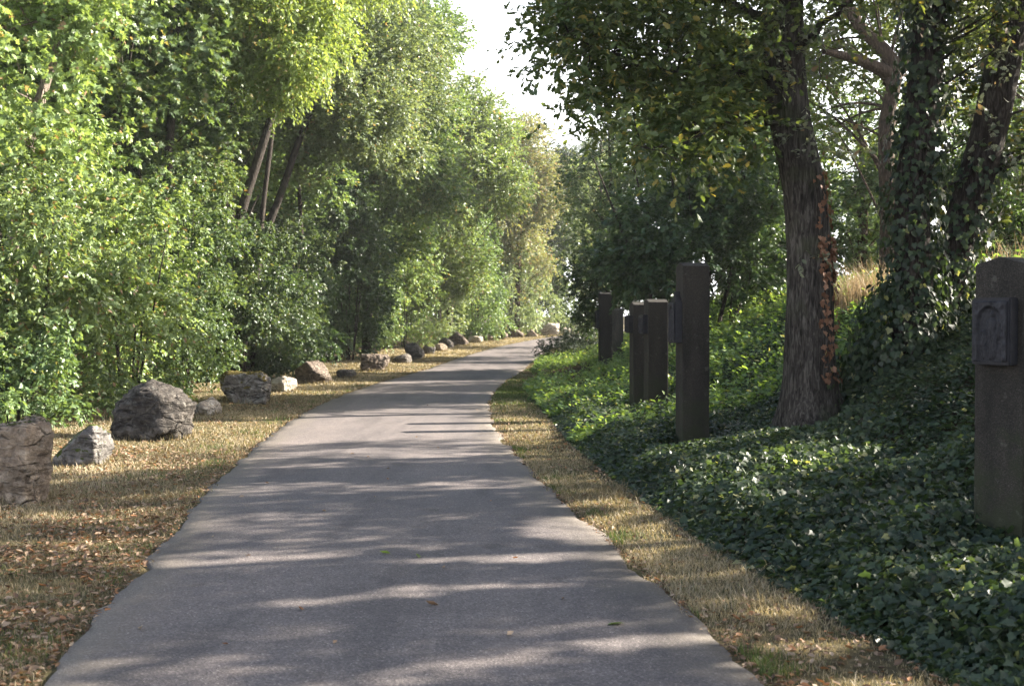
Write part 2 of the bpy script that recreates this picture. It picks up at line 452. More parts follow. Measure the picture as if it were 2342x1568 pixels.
def rock_mat(name, a, b, c, moss=0.0, mosscol=(.035, .05, .008), lichen=.5):
    m, nt = new_mat(name)
    co = coords(nt)
    g_ = 1.15 if 'dark' in name else 1.4
    a, b, c = [tuple(v * g_ for v in q) for q in (a, b, c)]
    n1 = noise_(nt, co, 2.2, 6, .65, .5)
    n2 = noise_(nt, co, 11, 6, .7, .3)
    st = mapping(nt, co, (1.2, 1.2, 6), (.25, .15, .3))
    n3 = noise_(nt, st, 2.2, 5, .6, .8)
    v = nt.nodes.new('ShaderNodeTexVoronoi'); v.feature = 'DISTANCE_TO_EDGE'; v.inputs['Scale'].default_value = 2.6
    lk(nt, mapping(nt, co, (1, 1, 2.4), (.3, .2, 0)), v.inputs['Vector'])
    col = ramp(nt, math_(nt, 'ADD', math_(nt, 'MULTIPLY', n1, .55), math_(nt, 'MULTIPLY', n2, .45)), [(.36, a), (.5, b), (.62, c)])
    col = mixc(nt, math_(nt, 'MULTIPLY', ramp(nt, noise_(nt, co, 3.4, 6, .7, .8), [(.52, (0, 0, 0)), (.60, (1, 1, 1))]), .5), col, (a[0] * .5, a[1] * .5, a[2] * .48))
    col = mixc(nt, math_(nt, 'MULTIPLY', ramp(nt, n3, [(.38, (1, 1, 1)), (.46, (0, 0, 0))]), .8), col, (a[0] * .35, a[1] * .33, a[2] * .3))
    crack = ramp(nt, v.outputs['Distance'], [(0, (1, 1, 1)), (.05, (0, 0, 0))])
    crack = math_(nt, 'MULTIPLY', crack, ramp(nt, n1, [(.45, (0, 0, 0)), (.6, (1, 1, 1))]))
    col = mixc(nt, math_(nt, 'MULTIPLY', crack, .9), col, (.02, .016, .012))
    if lichen:
        col = mixc(nt, math_(nt, 'MULTIPLY', ramp(nt, noise_(nt, co, 7, 5, .7), [(.56, (0, 0, 0)), (.64, (1, 1, 1))]), lichen), col, (.36, .35, .31))
    if moss:
        g = nt.nodes.new('ShaderNodeNewGeometry')
        s = nt.nodes.new('ShaderNodeSeparateXYZ'); lk(nt, g.outputs['Normal'], s.inputs[0])
        k = math_(nt, 'ADD', math_(nt, 'MULTIPLY', s.outputs[2], .35), math_(nt, 'MULTIPLY', noise_(nt, co, 4.5, 5, .7), 1.0))
        k = ramp(nt, k, [(.86 - moss * .3, (0, 0, 0)), (.91 - moss * .3, (1, 1, 1))])
        col = mixc(nt, k, col, mixc(nt, n2, mosscol, (mosscol[0] * 2.6, mosscol[1] * 2.1, mosscol[2] * 2)))
    h = math_(nt, 'ADD', math_(nt, 'ADD', n2, n3), math_(nt, 'MULTIPLY', crack, -.8))
    finish(nt, col, .9, .2, bump_(nt, h, 1.0, .07))
    return m
M['rock_dark'] = rock_mat('dark_grey_rock', (.028, .024, .021), (.065, .057, .05), (.14, .125, .11), 0, lichen=.2)
M['rock_mid'] = rock_mat('mid_grey_rock', (.05, .043, .037), (.12, .105, .09), (.22, .195, .17), .12, (.03, .04, .012), lichen=.4)
M['rock_moss'] = rock_mat('mossy_grey_rock', (.06, .055, .05), (.13, .12, .112), (.26, .245, .235), .70, lichen=.4)
M['rock_mosstop'] = rock_mat('yellow_moss_rock', (.07, .06, .05), (.18, .16, .14), (.33, .305, .28), .62, (.055, .05, .012), lichen=.6)
M['rock_pale'] = rock_mat('pale_rock', (.15, .125, .10), (.30, .26, .21), (.43, .39, .33), 0, lichen=.3)
M['rock_brown'] = rock_mat('brown_rock', (.06, .046, .037), (.13, .103, .082), (.23, .19, .155), 0, lichen=.15)
M['rock_tan'] = rock_mat('tan_layered_rock', (.11, .083, .062), (.25, .195, .145), (.40, .33, .255), .1, (.03, .04, .01), lichen=.2)

def stone_post_mat(name='speckled_brown_stone', gain=1.0):
    m, nt = new_mat(name)
    co = coords(nt)
    v = nt.nodes.new('ShaderNodeTexVoronoi'); v.inputs['Scale'].default_value = 230; lk(nt, co, v.inputs['Vector'])
    sep = nt.nodes.new('ShaderNodeSeparateColor'); lk(nt, v.outputs['Color'], sep.inputs[0])
    col = ramp(nt, sep.outputs[0], [(0, (.018, .016, .013)), (.5, (.032, .028, .023)), (.85, (.047, .041, .034)), (1, (.08, .07, .06))])
    col = mixc(nt, 1.0, col, (gain, gain, gain), 'MULTIPLY')
    n = noise_(nt, mapping(nt, co, (3, 3, .8)), 1.6, 5, .6)
    col = mixc(nt, 1.0, col, ramp(nt, n, [(.34, (.5, .5, .5)), (.5, (.95, .95, .95)), (.66, (1.35, 1.33, 1.28))]), 'MULTIPLY')
    sx = nt.nodes.new('ShaderNodeSeparateXYZ'); lk(nt, co, sx.inputs[0])
    k = math_(nt, 'SUBTRACT', noise_(nt, co, 5, 4, .65), math_(nt, 'MULTIPLY', sx.outputs[2], .45))
    col = mixc(nt, math_(nt, 'MULTIPLY', ramp(nt, k, [(.22, (0, 0, 0)), (.42, (1, 1, 1))]), .7), col, (.022, .028, .012))
    li = ramp(nt, noise_(nt, co, 11, 5, .7), [(.62, (0, 0, 0)), (.68, (1, 1, 1))])
    col = mixc(nt, math_(nt, 'MULTIPLY', li, .35), col, (.12, .115, .095))
    finish(nt, col, .85, .25, bump_(nt, math_(nt, 'ADD', v.outputs['Distance'], n), .3, .006))
    return m
M['post'] = stone_post_mat(gain=.8)
M['post_pale'] = stone_post_mat('speckled_grey_stone', 2.2)
def bronze_mat():
    m, nt = new_mat('dark_slate_bronze')
    co = coords(nt)
    n = noise_(nt, co, 14, 5, .6)
    col = ramp(nt, n, [(.3, (.010, .010, .012)), (.7, (.026, .025, .029))])
    finish(nt, col, .6, .25, bump_(nt, n, .2, .004))
    return m
M['tablet'] = bronze_mat()

# ------------------------------------------------------------------ setting: ground and path
def make_ground():
    xs = np.unique(np.concatenate([np.arange(-12, 14.01, .25), np.arange(-40, 40, 2.), np.sign(np.linspace(-1, 1, 41)) * np.abs(np.linspace(-1, 1, 41)) ** 2 * 900]))
    ys = np.unique(np.concatenate([np.arange(-6, 60, .4), np.arange(60, 130, 2.), np.arange(-60, -6, 4.), np.linspace(130, 1500, 25)]))
    X, Y = np.meshgrid(xs, ys)
    Z = gz(X, Y)
    k = np.abs(X - pc(Y)) < HW + .25
    Z = np.where(k, rise(Y) - .004, Z)
    V = np.stack([X, Y, Z], -1).reshape(-1, 3)
    n = len(xs); i = np.arange(len(ys) - 1)[:, None] * n; j = np.arange(n - 1)[None]
    Q = np.stack([i + j, i + j + 1, i + n + j + 1, i + n + j], -1).reshape(-1, 4)
    d = X - pc(Y)
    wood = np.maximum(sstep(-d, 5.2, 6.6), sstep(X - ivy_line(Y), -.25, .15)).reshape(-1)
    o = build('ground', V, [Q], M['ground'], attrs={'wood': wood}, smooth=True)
    tag(o, kind='structure')
make_ground()

def make_path():
    ys = np.concatenate([np.arange(-8, 40, .12), np.arange(40, 131, .5)])
    us = np.concatenate([[-1.0], np.linspace(-.985, .985, 25), [1.0]])
    e = .055 * fbm(np.stack([ys * 2.6, ys * 0, ys * 0], 1), 4, 3)
    e2 = .055 * fbm(np.stack([ys * 2.6, ys * 0 + 9, ys * 0], 1), 4, 5)
    dx = np.gradient(pc(ys), ys)
    nx = 1 / np.sqrt(1 + dx ** 2); ny = -dx * nx
    V = []
    for u in us:
        w = u * HW + (e if u < -.9 else e2 if u > .9 else 0)
        x = pc(ys) + w * nx; y = ys + w * ny
        V.append(np.stack([x, y, rise(ys) + .014 + .012 * (1 - u * u) - (.03 if abs(u) == 1 else 0)], 1))
    V = np.stack(V, 1)
    m = len(us); i = np.arange(len(ys) - 1)[:, None] * m; j = np.arange(m - 1)[None]
    Q = np.stack([i + j, i + j + 1, i + m + j + 1, i + m + j], -1).reshape(-1, 4)
    edge = np.broadcast_to(np.abs(us)[None], V.shape[:2]).reshape(-1)
    tag(build('path', V.reshape(-1, 3), [Q], M['asphalt'], attrs={'edge': edge}, smooth=True), kind='structure')
make_path()

# ------------------------------------------------------------------ verges: dry grass, litter
def in_view(X, Y, m=.6):
    return np.abs(X) < Y * .46 + m + 1.2
def blades(r, X, Y, h, w, lean=.5):
    N = len(X)
    Z = gz(X, Y)
    a = r.uniform(0, 2 * math.pi, N)
    wx, wy = np.cos(a) * w / 2, np.sin(a) * w / 2
    b = r.uniform(0, 2 * math.pi, N); ll = r.uniform(.1, 1, N) * lean * h
    V = np.zeros((N, 5, 3))
    V[:, 0] = np.stack([X - wx, Y - wy, Z - .005], 1)
    V[:, 1] = np.stack([X + wx, Y + wy, Z - .005], 1)
    mx, my = X + np.cos(b) * ll * .35, Y + np.sin(b) * ll * .35
    V[:, 2] = np.stack([mx - wx * .8, my - wy * .8, Z + h * .6], 1)
    V[:, 3] = np.stack([mx + wx * .8, my + wy * .8, Z + h * .6], 1)
    V[:, 4] = np.stack([X + np.cos(b) * ll, Y + np.sin(b) * ll, Z + h * .95], 1)
    T = (np.arange(N) * 5)[:, None, None] + tri([[0, 1, 3], [0, 3, 2], [2, 3, 4]])[None]
    return V.reshape(-1, 3), T.reshape(-1, 3)
def near_y(r, N, a, b):
    """distances from a to b, thinning as 1/Y (even on the picture)"""
    return np.exp(r.uniform(math.log(a), math.log(b), N))

def verge_points(r, N):
    Y = near_y(r, N, 2.4, 84)
    creep = .04 * np.clip(fbm(np.stack([Y * 3.1, Y * 0, Y * 0], 1), 3, 66), -.3, 1)
    left = r.uniform(0, 1, N) < .72
    # left: path edge to hedge; right: path edge to ivy
    el, hl = pc(Y) - HW + .02 + creep, np.maximum(pc(Y) - HW - 4.6, -8)
    XL = el - (el - hl) * r.uniform(0, 1, N)
    er = pc(Y) + HW - .02 - creep
    XR = er + (ivy_line(Y) + .1 - er) * r.uniform(0, 1, N)
    X = np.where(left, XL, XR)
    k = in_view(X, Y)
    return X[k], Y[k]

r = np.random.default_rng(11)
X, Y = verge_points(r, 560000)
pn = fbm(np.stack([X * .9, Y * .9, X * 0], 1), 4, 21)           # patches: straw, green, bare
pe = np.minimum(np.abs(X - (pc(Y) - HW)), np.abs(X - (pc(Y) + HW)))
keep = r.uniform(0, 1, len(X)) < np.clip(.85 + .8 * pn, .12, 1) * sstep(pe, -.02, .10)
X, Y, pn = X[keep], Y[keep], pn[keep]
h = r.uniform(.012, .04, len(X)) * (1 + .5 * pn) * np.where(r.uniform(0, 1, len(X)) < .02, 2.2, 1)
V, T = blades(r, X, Y, h, np.maximum(.0035, Y * .0006), 1.3)
rn = np.clip(r.uniform(0, 1, len(X)), 0, 1)
cl = np.clip(.55 - .55 * fbm(np.stack([X * .7, Y * .5, X * 0 + 4], 1), 3, 44) + np.where((X > pc(Y)) & (np.abs(Y - 27) < 6), -.25, 0), 0, 1)
tag(build('dry_grass', V, [T], M['grass'], attrs={'rnd': np.repeat(rn, 5), 'cl': np.repeat(cl, 5)}), 'short straw coloured grass with green patches on both verges beside the path', 'grass', kind='stuff')

# greener turf at the bend on the right and tufts along the path edge
Y = near_y(r, 24000, 4, 40); X = np.where(r.uniform(0, 1, len(Y)) < .5, pc(Y) + HW + np.abs(r.normal(0, .12, len(Y))) + .02, pc(Y) - HW - .05 - np.abs(r.normal(0, .5, len(Y))))
k = fbm(np.stack([X * 2.2, Y * 2.2, X * 0], 1), 3, 77) > .5
Xb = pc(np.array(26.)) + HW + r.uniform(.05, .9, 9000); Yb = 27 + r.normal(0, 3.2, 9000); Xb = pc(Yb) + HW + r.uniform(.03, .85, 9000)
X = np.concatenate([X[k], Xb]); Y = np.concatenate([Y[k], Yb])
V, T = blades(r, X, Y, r.uniform(.02, .07, len(X)), np.maximum(.004, Y * .0006), .9)
tag(build('green_grass', V, [T], M['grass_green'], attrs={'rnd': np.repeat(r.uniform(0, 1, len(X)), 5), 'cl': np.repeat(r.uniform(0, 1, len(X)), 5)}), 'greener grass tufts along the path edge and at the bend', 'grass', kind='stuff')

def scatter_leaves(r, X, Y, size, kind, lift=.012, tilt=.35, curl=1):
    N = len(X)
    P = np.stack([X, Y, gz(X, Y) + lift], 1)
    a = r.uniform(0, 2 * math.pi, N)
    ax = np.stack([np.cos(a), np.sin(a), r.normal(0, tilt * .6, N)], 1)
    nz = np.stack([r.normal(0, tilt, N), r.normal(0, tilt, N), np.ones(N)], 1)
    V, T, k = leaves_mesh(P, ax, nz, size, kind)
    return V, T, np.repeat(r.uniform(0, 1, N), k), np.repeat(r.uniform(0, 1, N), k)
LEAF['curled'] = (np.array([[0, 0, 0], [-.24, .3, .22], [.28, .3, .12], [0, .35, 0], [-.2, .66, .2], [.22, .66, .16], [0, .7, .03], [.05, 1, .2]]), LEAF['ovate'][1])
X, Y = verge_points(r, 46000)
k = r.uniform(0, 1, len(X)) < np.where(X < pc(Y), .9, .4) * np.clip(.5 + .7 * fbm(np.stack([X * .8, Y * .8, X * 0], 1), 3, 5), .1, 1)
X, Y = X[k], Y[k]
# a drift of litter caught along both edges of the path
Y2 = near_y(r, 5000, 4, 45); s2 = r.uniform(0, 1, 5000) < .6
X2 = np.where(s2, pc(Y2) - HW - np.abs(r.normal(0, .14, 5000)) + .02, pc(Y2) + HW + np.abs(r.normal(0, .10, 5000)) - .02)
Y3 = near_y(r, 4500, 4, 30); X3 = ivy_line(Y3) - np.abs(r.normal(0, .16, 4500)) + .12
Y4 = near_y(r, 16000, 3.8, 15); X4 = pc(Y4) - HW - r.uniform(.05, 3.2, 16000)
k4 = (fbm(np.stack([X4 * 1.3, Y4 * 1.3, X4 * 0 + 2], 1), 3, 9) > -.15) & in_view(X4, Y4)
X = np.concatenate([X, X4[k4], X2, X3]); Y = np.concatenate([Y, Y4[k4], Y2, Y3])
sz = r.uniform(.02, .058, len(X)) * np.where(np.arange(len(X)) >= len(X) - 9500, .6, 1)
V, T, rn, cl = scatter_leaves(r, X, Y, sz, 'curled')
tag(build('leaf_litter', V, [T], M['litter'], attrs={'rnd': rn, 'cl': cl}), 'brown and orange fallen leaves strewn over the verges', 'fallen leaves', kind='stuff')

# single leaves lying on the asphalt
def path_leaf(px, py, size, label, mat, group=None, kindn='curled', rz=0, name='fallen_leaf'):
    Yp = F * EYE / (py - HY); Xp = (px - CX) / F * Yp
    V, T, k = leaves_mesh(np.zeros((1, 3)), np.array([[0, 1., 0]]), np.array([[.25, -.45, 1.]]), np.array([size * 1.55]), kindn)
    u = np.abs(Xp - float(pc(Yp))) / HW
    o = build(name, V, [T], mat, attrs={'rnd': np.full(k, random.uniform(.45, 1)), 'cl': np.full(k, random.uniform(.5, 1))})
    o.location = (Xp, Yp, float(rise(Yp)) + .014 + .012 * max(0, 1 - u * u) + .006); o.rotation_euler = (0, 0, rz)
    tag(o, label, 'leaf', group, 'thing')
random.seed(4)
path_leaf(1003, 1409, .055, 'pale brown curled leaf alone on the shaded asphalt, centre of the path', M['litter'], rz=1.2)
path_leaf(893, 1286, .05, 'larger yellow green leaf on the sunlit streak across the path', M['weed'], rz=1.5)
path_leaf(957, 1296, .045, 'yellow leaf standing on edge at the sunlit streak across the path', M['yellow_green'], rz=.3)
path_leaf(1430, 1449, .075, 'dark green leaf lying near the right edge of the path', M['hedge_dark'], rz=1.7, kindn='ovate')
for (px, py) in [(615, 1118), (858, 1152), (545, 1150), (482, 1243), (888, 1110), (845, 1057), (800, 1050), (318, 1457), (890, 1084), (1005, 1035), (1120, 1160), (1185, 1295), (745, 1185),
                 (560, 1290), (690, 1420), (1010, 1318), (1290, 1390), (1160, 1480), (520, 1500), (640, 1040), (955, 1010), (1090, 945), (905, 870), (1000, 860), (1030, 850), (980, 935), (760, 1500), (1410, 1260)]:
    path_leaf(px, py, random.uniform(.02, .036), 'small dry brown leaf lying on the grey asphalt path', M['litter'], 'small leaves scattered on the path', rz=random.uniform(0, 6))

# ------------------------------------------------------------------ boulders
def ico(sub):
    import bmesh
    bm = bmesh.new(); bmesh.ops.create_icosphere(bm, subdivisions=sub, radius=1)
    bm.verts.ensure_lookup_table()
    V = np.array([v.co[:] for v in bm.verts]); T = np.array([[v.index for v in f.verts] for f in bm.faces])
    bm.free()
    return V, T
ICO5, ICO4 = ico(5), ico(4)
def rock_shape(seed, w, dpt, h, planes=9, near=True, extra=(), sharp=1.5, rough=1.0):
    rr = np.random.default_rng(seed)
    D, T = ICO5 if near else ICO4
    nv = nrm(rr.normal(0, 1, (planes, 3)))
    hs = rr.uniform(.62, .95, planes)
    for (n_, p_) in extra:
        nv = np.concatenate([nv, nrm(np.array([n_], float))]); hs = np.append(hs, p_)
    dots = D @ nv.T
    rad = np.where(dots > .05, hs / np.maximum(dots, .05), 9)
    k = 14 * sharp
    rad = np.minimum(rad, 1.15)
    soft = -np.log(np.exp(-k * rad).sum(1) + np.exp(-k * 1.15)) / k
    V = D * np.clip(soft, .3, 1.3)[:, None]
    V = V * (1 + rough * (.075 * fbm(V * 1.6, 3, seed) - .10 * np.exp(-(fbm(V * 2.6, 3, seed + 5) / .10) ** 2) + .06 * np.abs(fbm(V * 5, 3, seed + 6)))[:, None])
    lay = fbm(np.stack([V[:, 0] * .8, V[:, 1] * .8, V[:, 2] * 6 + V[:, 0] * 1.5], 1), 3, seed + 9)
    V = V * (1 + rough * .035 * lay[:, None])
    V = V * (1 + rough * .024 * fbm(V * 13, 4, seed + 2)[:, None])
    lo, hi = V.min(0), V.max(0)
    V = (V - (lo + hi) / 2) / (hi - lo)
    V[:, 2] += .5
    V = V * np.array([w, dpt, h * 1.22]); V[:, 2] -= .22 * h
    return V, T
rocks = [  # X, Y, width, height, depth, seed, extra planes, material, label
    (-4.34, 10.4, .64, .78, .6, 8, (((1, -.3, .05), .56), ((-.15, -.1, 1), .60), ((0, -1, .1), .6)), 'rock_tan', 'upright tan block of layered rock cut off by the left edge of the picture'),
    (-4.72, 13.1, .60, .47, .5, 14, (((-.72, -.2, .7), .36), ((1, -.1, .05), .55), ((0, -1, .1), .55), ((.3, .2, 1), .75)), 'rock_moss', 'slanted grey boulder with green moss on its lower left, second from the left'),
    (-4.90, 16.3, 1.17, .82, .95, 26, (((-.62, -.25, .75), .60), ((.48, -.1, .87), .62), ((-.1, -1, .3), .62), ((1, -.3, .05), .82), ((-1, -.3, .05), .80), ((.45, -.8, .35), .70)), 'rock_dark', 'largest boulder, dark grey with a pointed top, on the left verge'),
    (-5.16, 20.2, .50, .33, .40, 31, (((.6, -.5, .6), .5), ((-.5, 0, .85), .55)), 'rock_pale', 'small pale wedge rock right of the largest dark boulder'),
    (-5.08, 22.9, 1.0, .64, .85, 48, (((0, 0, 1), .62), ((0, -1, .05), .6), ((1, 0, -.2), .7)), 'rock_mosstop', 'round grey boulder capped with yellow brown moss'),
    (-4.98, 26.0, .58, .38, .5, 52, (((-.5, -.4, .8), .55), ((.9, -.4, 0), .6)), 'rock_pale', 'pale tan rock between the moss capped boulder and the brown wedge boulder'),
    (-4.92, 29.5, .97, .60, .8, 66, (((.62, -.2, .75), .5), ((-.45, .1, .9), .55), ((-.8, -.6, -.2), .5)), 'rock_brown', 'brown wedge boulder with a peaked top and flat sloping faces'),
    (-4.49, 32.4, .56, .28, .45, 71, (((0, 0, 1), .6),), 'rock_mid', 'low dark rock alone between the brown wedge and the square brown block'),
    (-4.22, 36.7, .92, .56, .8, 84, (((0, 0, 1), .58), ((-1, -.1, 0), .6), ((.4, -.9, 0), .55)), 'rock_brown', 'square brown block boulder with a flat top, standing apart on the verge'),
    (-3.88, 42.2, .70, .38, .6, 92, (((-.4, 0, .9), .6),), 'rock_mid', 'low dark rock in front of the taller dark boulder'),
    (-3.72, 45.5, .78, .68, .7, 105, (((.7, 0, .7), .6),), 'rock_mid', 'tall dark boulder behind the low dark rock'),
    (-3.62, 52.2, .58, .52, .5, 113, (((.2, -.4, .9), .6),), 'rock_moss', 'grey upright rock right of the tall dark boulder'),
    (-3.26, 54.8, .58, .40, .5, 124, (((0, 0, 1), .5),), 'rock_tan', 'small tan block with a flat top among the middle boulders'),
    (-3.25, 59.0, .78, .55, .7, 131, (((.6, 0, .75), .6),), 'rock_mid', 'dark sloping rock leaning against the wide grey boulder'),
    (-2.80, 61.6, 1.15, .74, .95, 147, (((.65, 0, .75), .6), ((-.6, 0, .8), .65)), 'rock_brown', 'wide grey brown boulder with a rounded peak, middle of the far row'),
    (-2.03, 66.5, .88, .42, .6, 153, (((.1, 0, 1), .5), ((-.7, -.3, .6), .55)), 'rock_pale', 'flat white rock right of the wide grey brown boulder'),
    (-1.42, 70.2, .74, .46, .6, 162, (((.5, 0, .8), .55),), 'rock_tan', 'tan rock sloping to the right, beside the flat white rock'),
    (-.60, 72.4, .74, .56, .6, 175, (((-.6, -.3, .6), .6),), 'rock_brown', 'rounded brown rock left of the far broad boulder'),
    (.26, 75.8, 1.0, .60, .8, 186, (((.5, 0, .85), .55), ((-.6, 0, .75), .6)), 'rock_brown', 'broad brown boulder with a ridge, far along the verge'),
    (1.30, 78.4, .80, .52, .6, 191, (((.75, 0, .6), .45), ((-.75, 0, .6), .45)), 'rock_tan', 'small pointed rock between the broad brown boulder and the white block'),
    (2.58, 81.2, 1.32, .86, .9, 203, (((0, 0, 1), .55), ((-.75, 0, .65), .5), ((1, -.2, 0), .6)), 'rock_pale', 'big white block boulder at the far bend of the path'),
    (3.80, 83.2, .66, .54, .6, 217, (((.2, 0, 1), .6),), 'rock_pale', 'last pale rock of the row, half behind the low shrubs at the bend'),
]
rock_feet = []
for (x, y, w, h, d, sd, ex, mt, lab) in rocks:
    V, T = rock_shape(sd, w, d, h, 3 if len(ex) > 3 else 8, y < 40, ex)
    o = build('boulder', V, [T], M[mt], smooth=True)
    o.location = (x, y, float(gz(x, y)) - .02)
    rock_feet.append((x, y, w, d))
    tag(o, lab, 'boulder', 'boulders along the left verge', 'thing')

r = np.random.default_rng(88)
X, Y = [], []
for (x, y, w_, d_) in rock_feet:
    n = int(420 * (w_ + .3) * (1 if y < 40 else .5)); a = r.uniform(0, 2 * math.pi, n); q = 1 + np.abs(r.normal(0, .12, n)) - .12
    X.append(x + np.cos(a) * w_ * .46 * q); Y.append(y + np.sin(a) * d_ * .46 * q)
X = np.concatenate(X); Y = np.concatenate(Y)
V, T = blades(r, X, Y, r.uniform(.04, .13, len(X)), np.maximum(.004, Y * .0005), .8)
tag(build('boulder_grass', V, [T], M['grass'], attrs={'rnd': np.repeat(r.uniform(0, 1, len(X)), 5), 'cl': np.repeat(r.uniform(0, .6, len(X)), 5)}), 'uncut grass standing round the feet of the boulders', 'grass', kind='stuff')

# ------------------------------------------------------------------ stone pillars with relief tablets
def gable_post(w, d, h, rise_, bev=.012):
    """square stone shaft, gable along local y (front is -y), chamfered edges"""
    import bmesh
    bm = bmesh.new()
    prof = [(-w/2, 0), (w/2, 0), (w/2, h - rise_), (0, h), (-w/2, h - rise_)]
    a = [bm.verts.new((x, -d/2, z)) for x, z in prof]; b = [bm.verts.new((x, d/2, z)) for x, z in prof]
    bm.faces.new(a); bm.faces.new(b[::-1])
    for i in range(5):
        j = (i + 1) % 5
        bm.faces.new([a[j], a[i], b[i], b[j]])
    bmesh.ops.bevel(bm, geom=[e for e in bm.edges], offset=bev, segments=2, affect='EDGES', profile=.6)
    bmesh.ops.recalc_face_normals(bm, faces=bm.faces)
    return bm
def bm_obj(name, bm, mat, parent, smooth=False):
    me = bpy.data.meshes.new(name); bm.to_mesh(me); bm.free(); me.materials.append(mat)
    if smooth:
        me.polygons.foreach_set('use_smooth', np.ones(len(me.polygons), bool))
    o = bpy.data.objects.new(name, me); COL.objects.link(o); o.parent = parent
    return o
def box_bm(cx, cy, cz, sx, sy, sz, bev=.006, bm=None):
    import bmesh
    bm = bm or bmesh.new()
    r_ = bmesh.ops.create_cube(bm, size=1)
    vs = r_['verts']
    for v in vs: v.co = Vector((cx + v.co.x * sx, cy + v.co.y * sy, cz + v.co.z * sz))
    es = list({e for v in vs for e in v.link_edges})
    bmesh.ops.bevel(bm, geom=es, offset=bev, segments=2, affect='EDGES')
    return bm
def relief_mesh(w, h, seed):
    """an arched niche with a standing draped figure and a smaller one beside it, as a height field"""
    nx, nz = 60, 76
    u = np.linspace(-.5, .5, nx); v = np.linspace(0, 1, nz)
    U, Vv = np.meshgrid(u, v)
    arch = np.where(Vv < .62, np.abs(U) / .38, np.hypot(U / .38, (Vv - .62) / .30))
    H = -.016 * sstep(-arch, -1.02, -.84)
    def blob(cu, cv, ru, rv, hh): return hh * np.sqrt(np.clip(1 - ((U - cu) / ru) ** 2 - ((Vv - cv) / rv) ** 2, 0, 1))
    rr = np.random.default_rng(seed)
    o = rr.uniform(-.03, .05)
    fig = blob(.06 + o, .78, .055, .065, .034)
    fig = np.maximum(fig, blob(.05 + o, .58, .12, .17, .036))
    fig = np.maximum(fig, blob(.05 + o, .32, .14, .34, .034))
    fig = np.maximum(fig, blob(-.07 + o, .55, .05, .15, .028))
    fig = np.maximum(fig, blob(-.2 + o, .47, .05, .06, .026))
    fig = np.maximum(fig, blob(-.2 + o, .25, .09, .22, .028))
    fig = np.maximum(fig, blob(.22 + o, .5, .045, .20, .022))
    fig = fig * .5 + .004 * fbm(np.stack([U.ravel() * 14, Vv.ravel() * 14, U.ravel() * 0 + seed], 1), 3, seed).reshape(U.shape)
    folds = .003 * np.sin(U * 95 + 4 * np.sin(Vv * 9)) * (fig > .007) * (Vv < .55)
    H = H + fig + folds
    edge = (np.abs(U) > .495) | (Vv < .008) | (Vv > .992)
    H = np.where(edge, -.01, H)
    P = np.stack([U * w, -H, Vv * h], -1).reshape(-1, 3)
    i = np.arange(nz - 1)[:, None] * nx; j = np.arange(nx - 1)[None]
    Q = np.stack([i + j, i + j + 1, i + nx + j + 1, i + nx + j], -1).reshape(-1, 4)
    return P, Q
def pillar(x, y, zb, ztop, w, d, yaw, tz0, tz1, tw, td, label, seed, stepped=False, mat='post'):
    root = thing('stone_post', label, 'stone post', (x, y, zb), yaw, 'stone pillars on the ivy bank')
    h = ztop - zb
    bm = gable_post(w, d, h + .15, .045)
    for v in bm.verts: v.co.z -= .15
    bm_obj('shaft', bm, M[mat], root)
    fy = -d / 2 - td / 2 + .002
    z0, z1 = tz0 - zb, tz1 - zb
    t = bm_obj('tablet', box_bm(0, fy, (z0 + z1) / 2, tw, td, z1 - z0, .008), M['tablet'], root)
    P, Q = relief_mesh(tw * .86, (z1 - z0) * .9, seed)
    P[:, 1] += fy - td / 2 - .017; P[:, 2] += z0 + (z1 - z0) * .05
    build('relief', P, [Q], M['tablet'], t, smooth=True)
    if stepped:
        s = box_bm(0, -d / 2 - td * .42 + .002, z1 + .02, tw * .62, td * .84, .04, .005)
        s = box_bm(0, -d / 2 - td * .36 + .002, z1 + .072, tw * .30, td * .72, .066, .005, s)
        bm_obj('tablet_crest', s, M['tablet'], t)
    return root
R_ = math.radians
# yaw: local -y (front) turned to face the path on the left
def yawf(a): return -R_(90) + R_(a)
pillar(3.14, 7.45, float(gz(3.14, 7.45)), 2.0, .34, .34, yawf(33), 1.335, 1.745, .27, .085, 'nearest stone pillar, cut off by the right edge, dark relief tablet on it', 1)
pillar(2.04, 13.5, float(gz(2.04, 13.5)), 2.265, .31, .31, yawf(7), 1.36, 1.83, .27, .085, 'tallest looking stone pillar, left of the thick tree trunk, tablet with a stepped crest', 2, True)
pillar(2.12, 17.6, float(gz(2.12, 17.6)), 1.93, .30, .30, yawf(7), 1.42, 1.70, .24, .075, 'front stone pillar of the close pair, plain gabled top', 3)
pillar(2.03, 18.9, float(gz(2.03, 18.9)), 1.91, .29, .29, yawf(7), 1.42, 1.70, .24, .075, 'stone pillar half hidden behind the front one of the close pair', 4)
pillar(2.42, 31.0, float(gz(2.42, 31)), 2.36, .33, .33, yawf(2), 1.42, 1.9, .25, .08, 'dark far stone pillar in deep shade, in front of a paler one', 5)
pillar(3.0, 34.0, float(gz(3.0, 34)), 1.97, .31, .31, yawf(0), 1.3, 1.65, .25, .075, 'farthest stone pillar, short and paler grey, behind the dark far one', 6, False, 'post_pale')

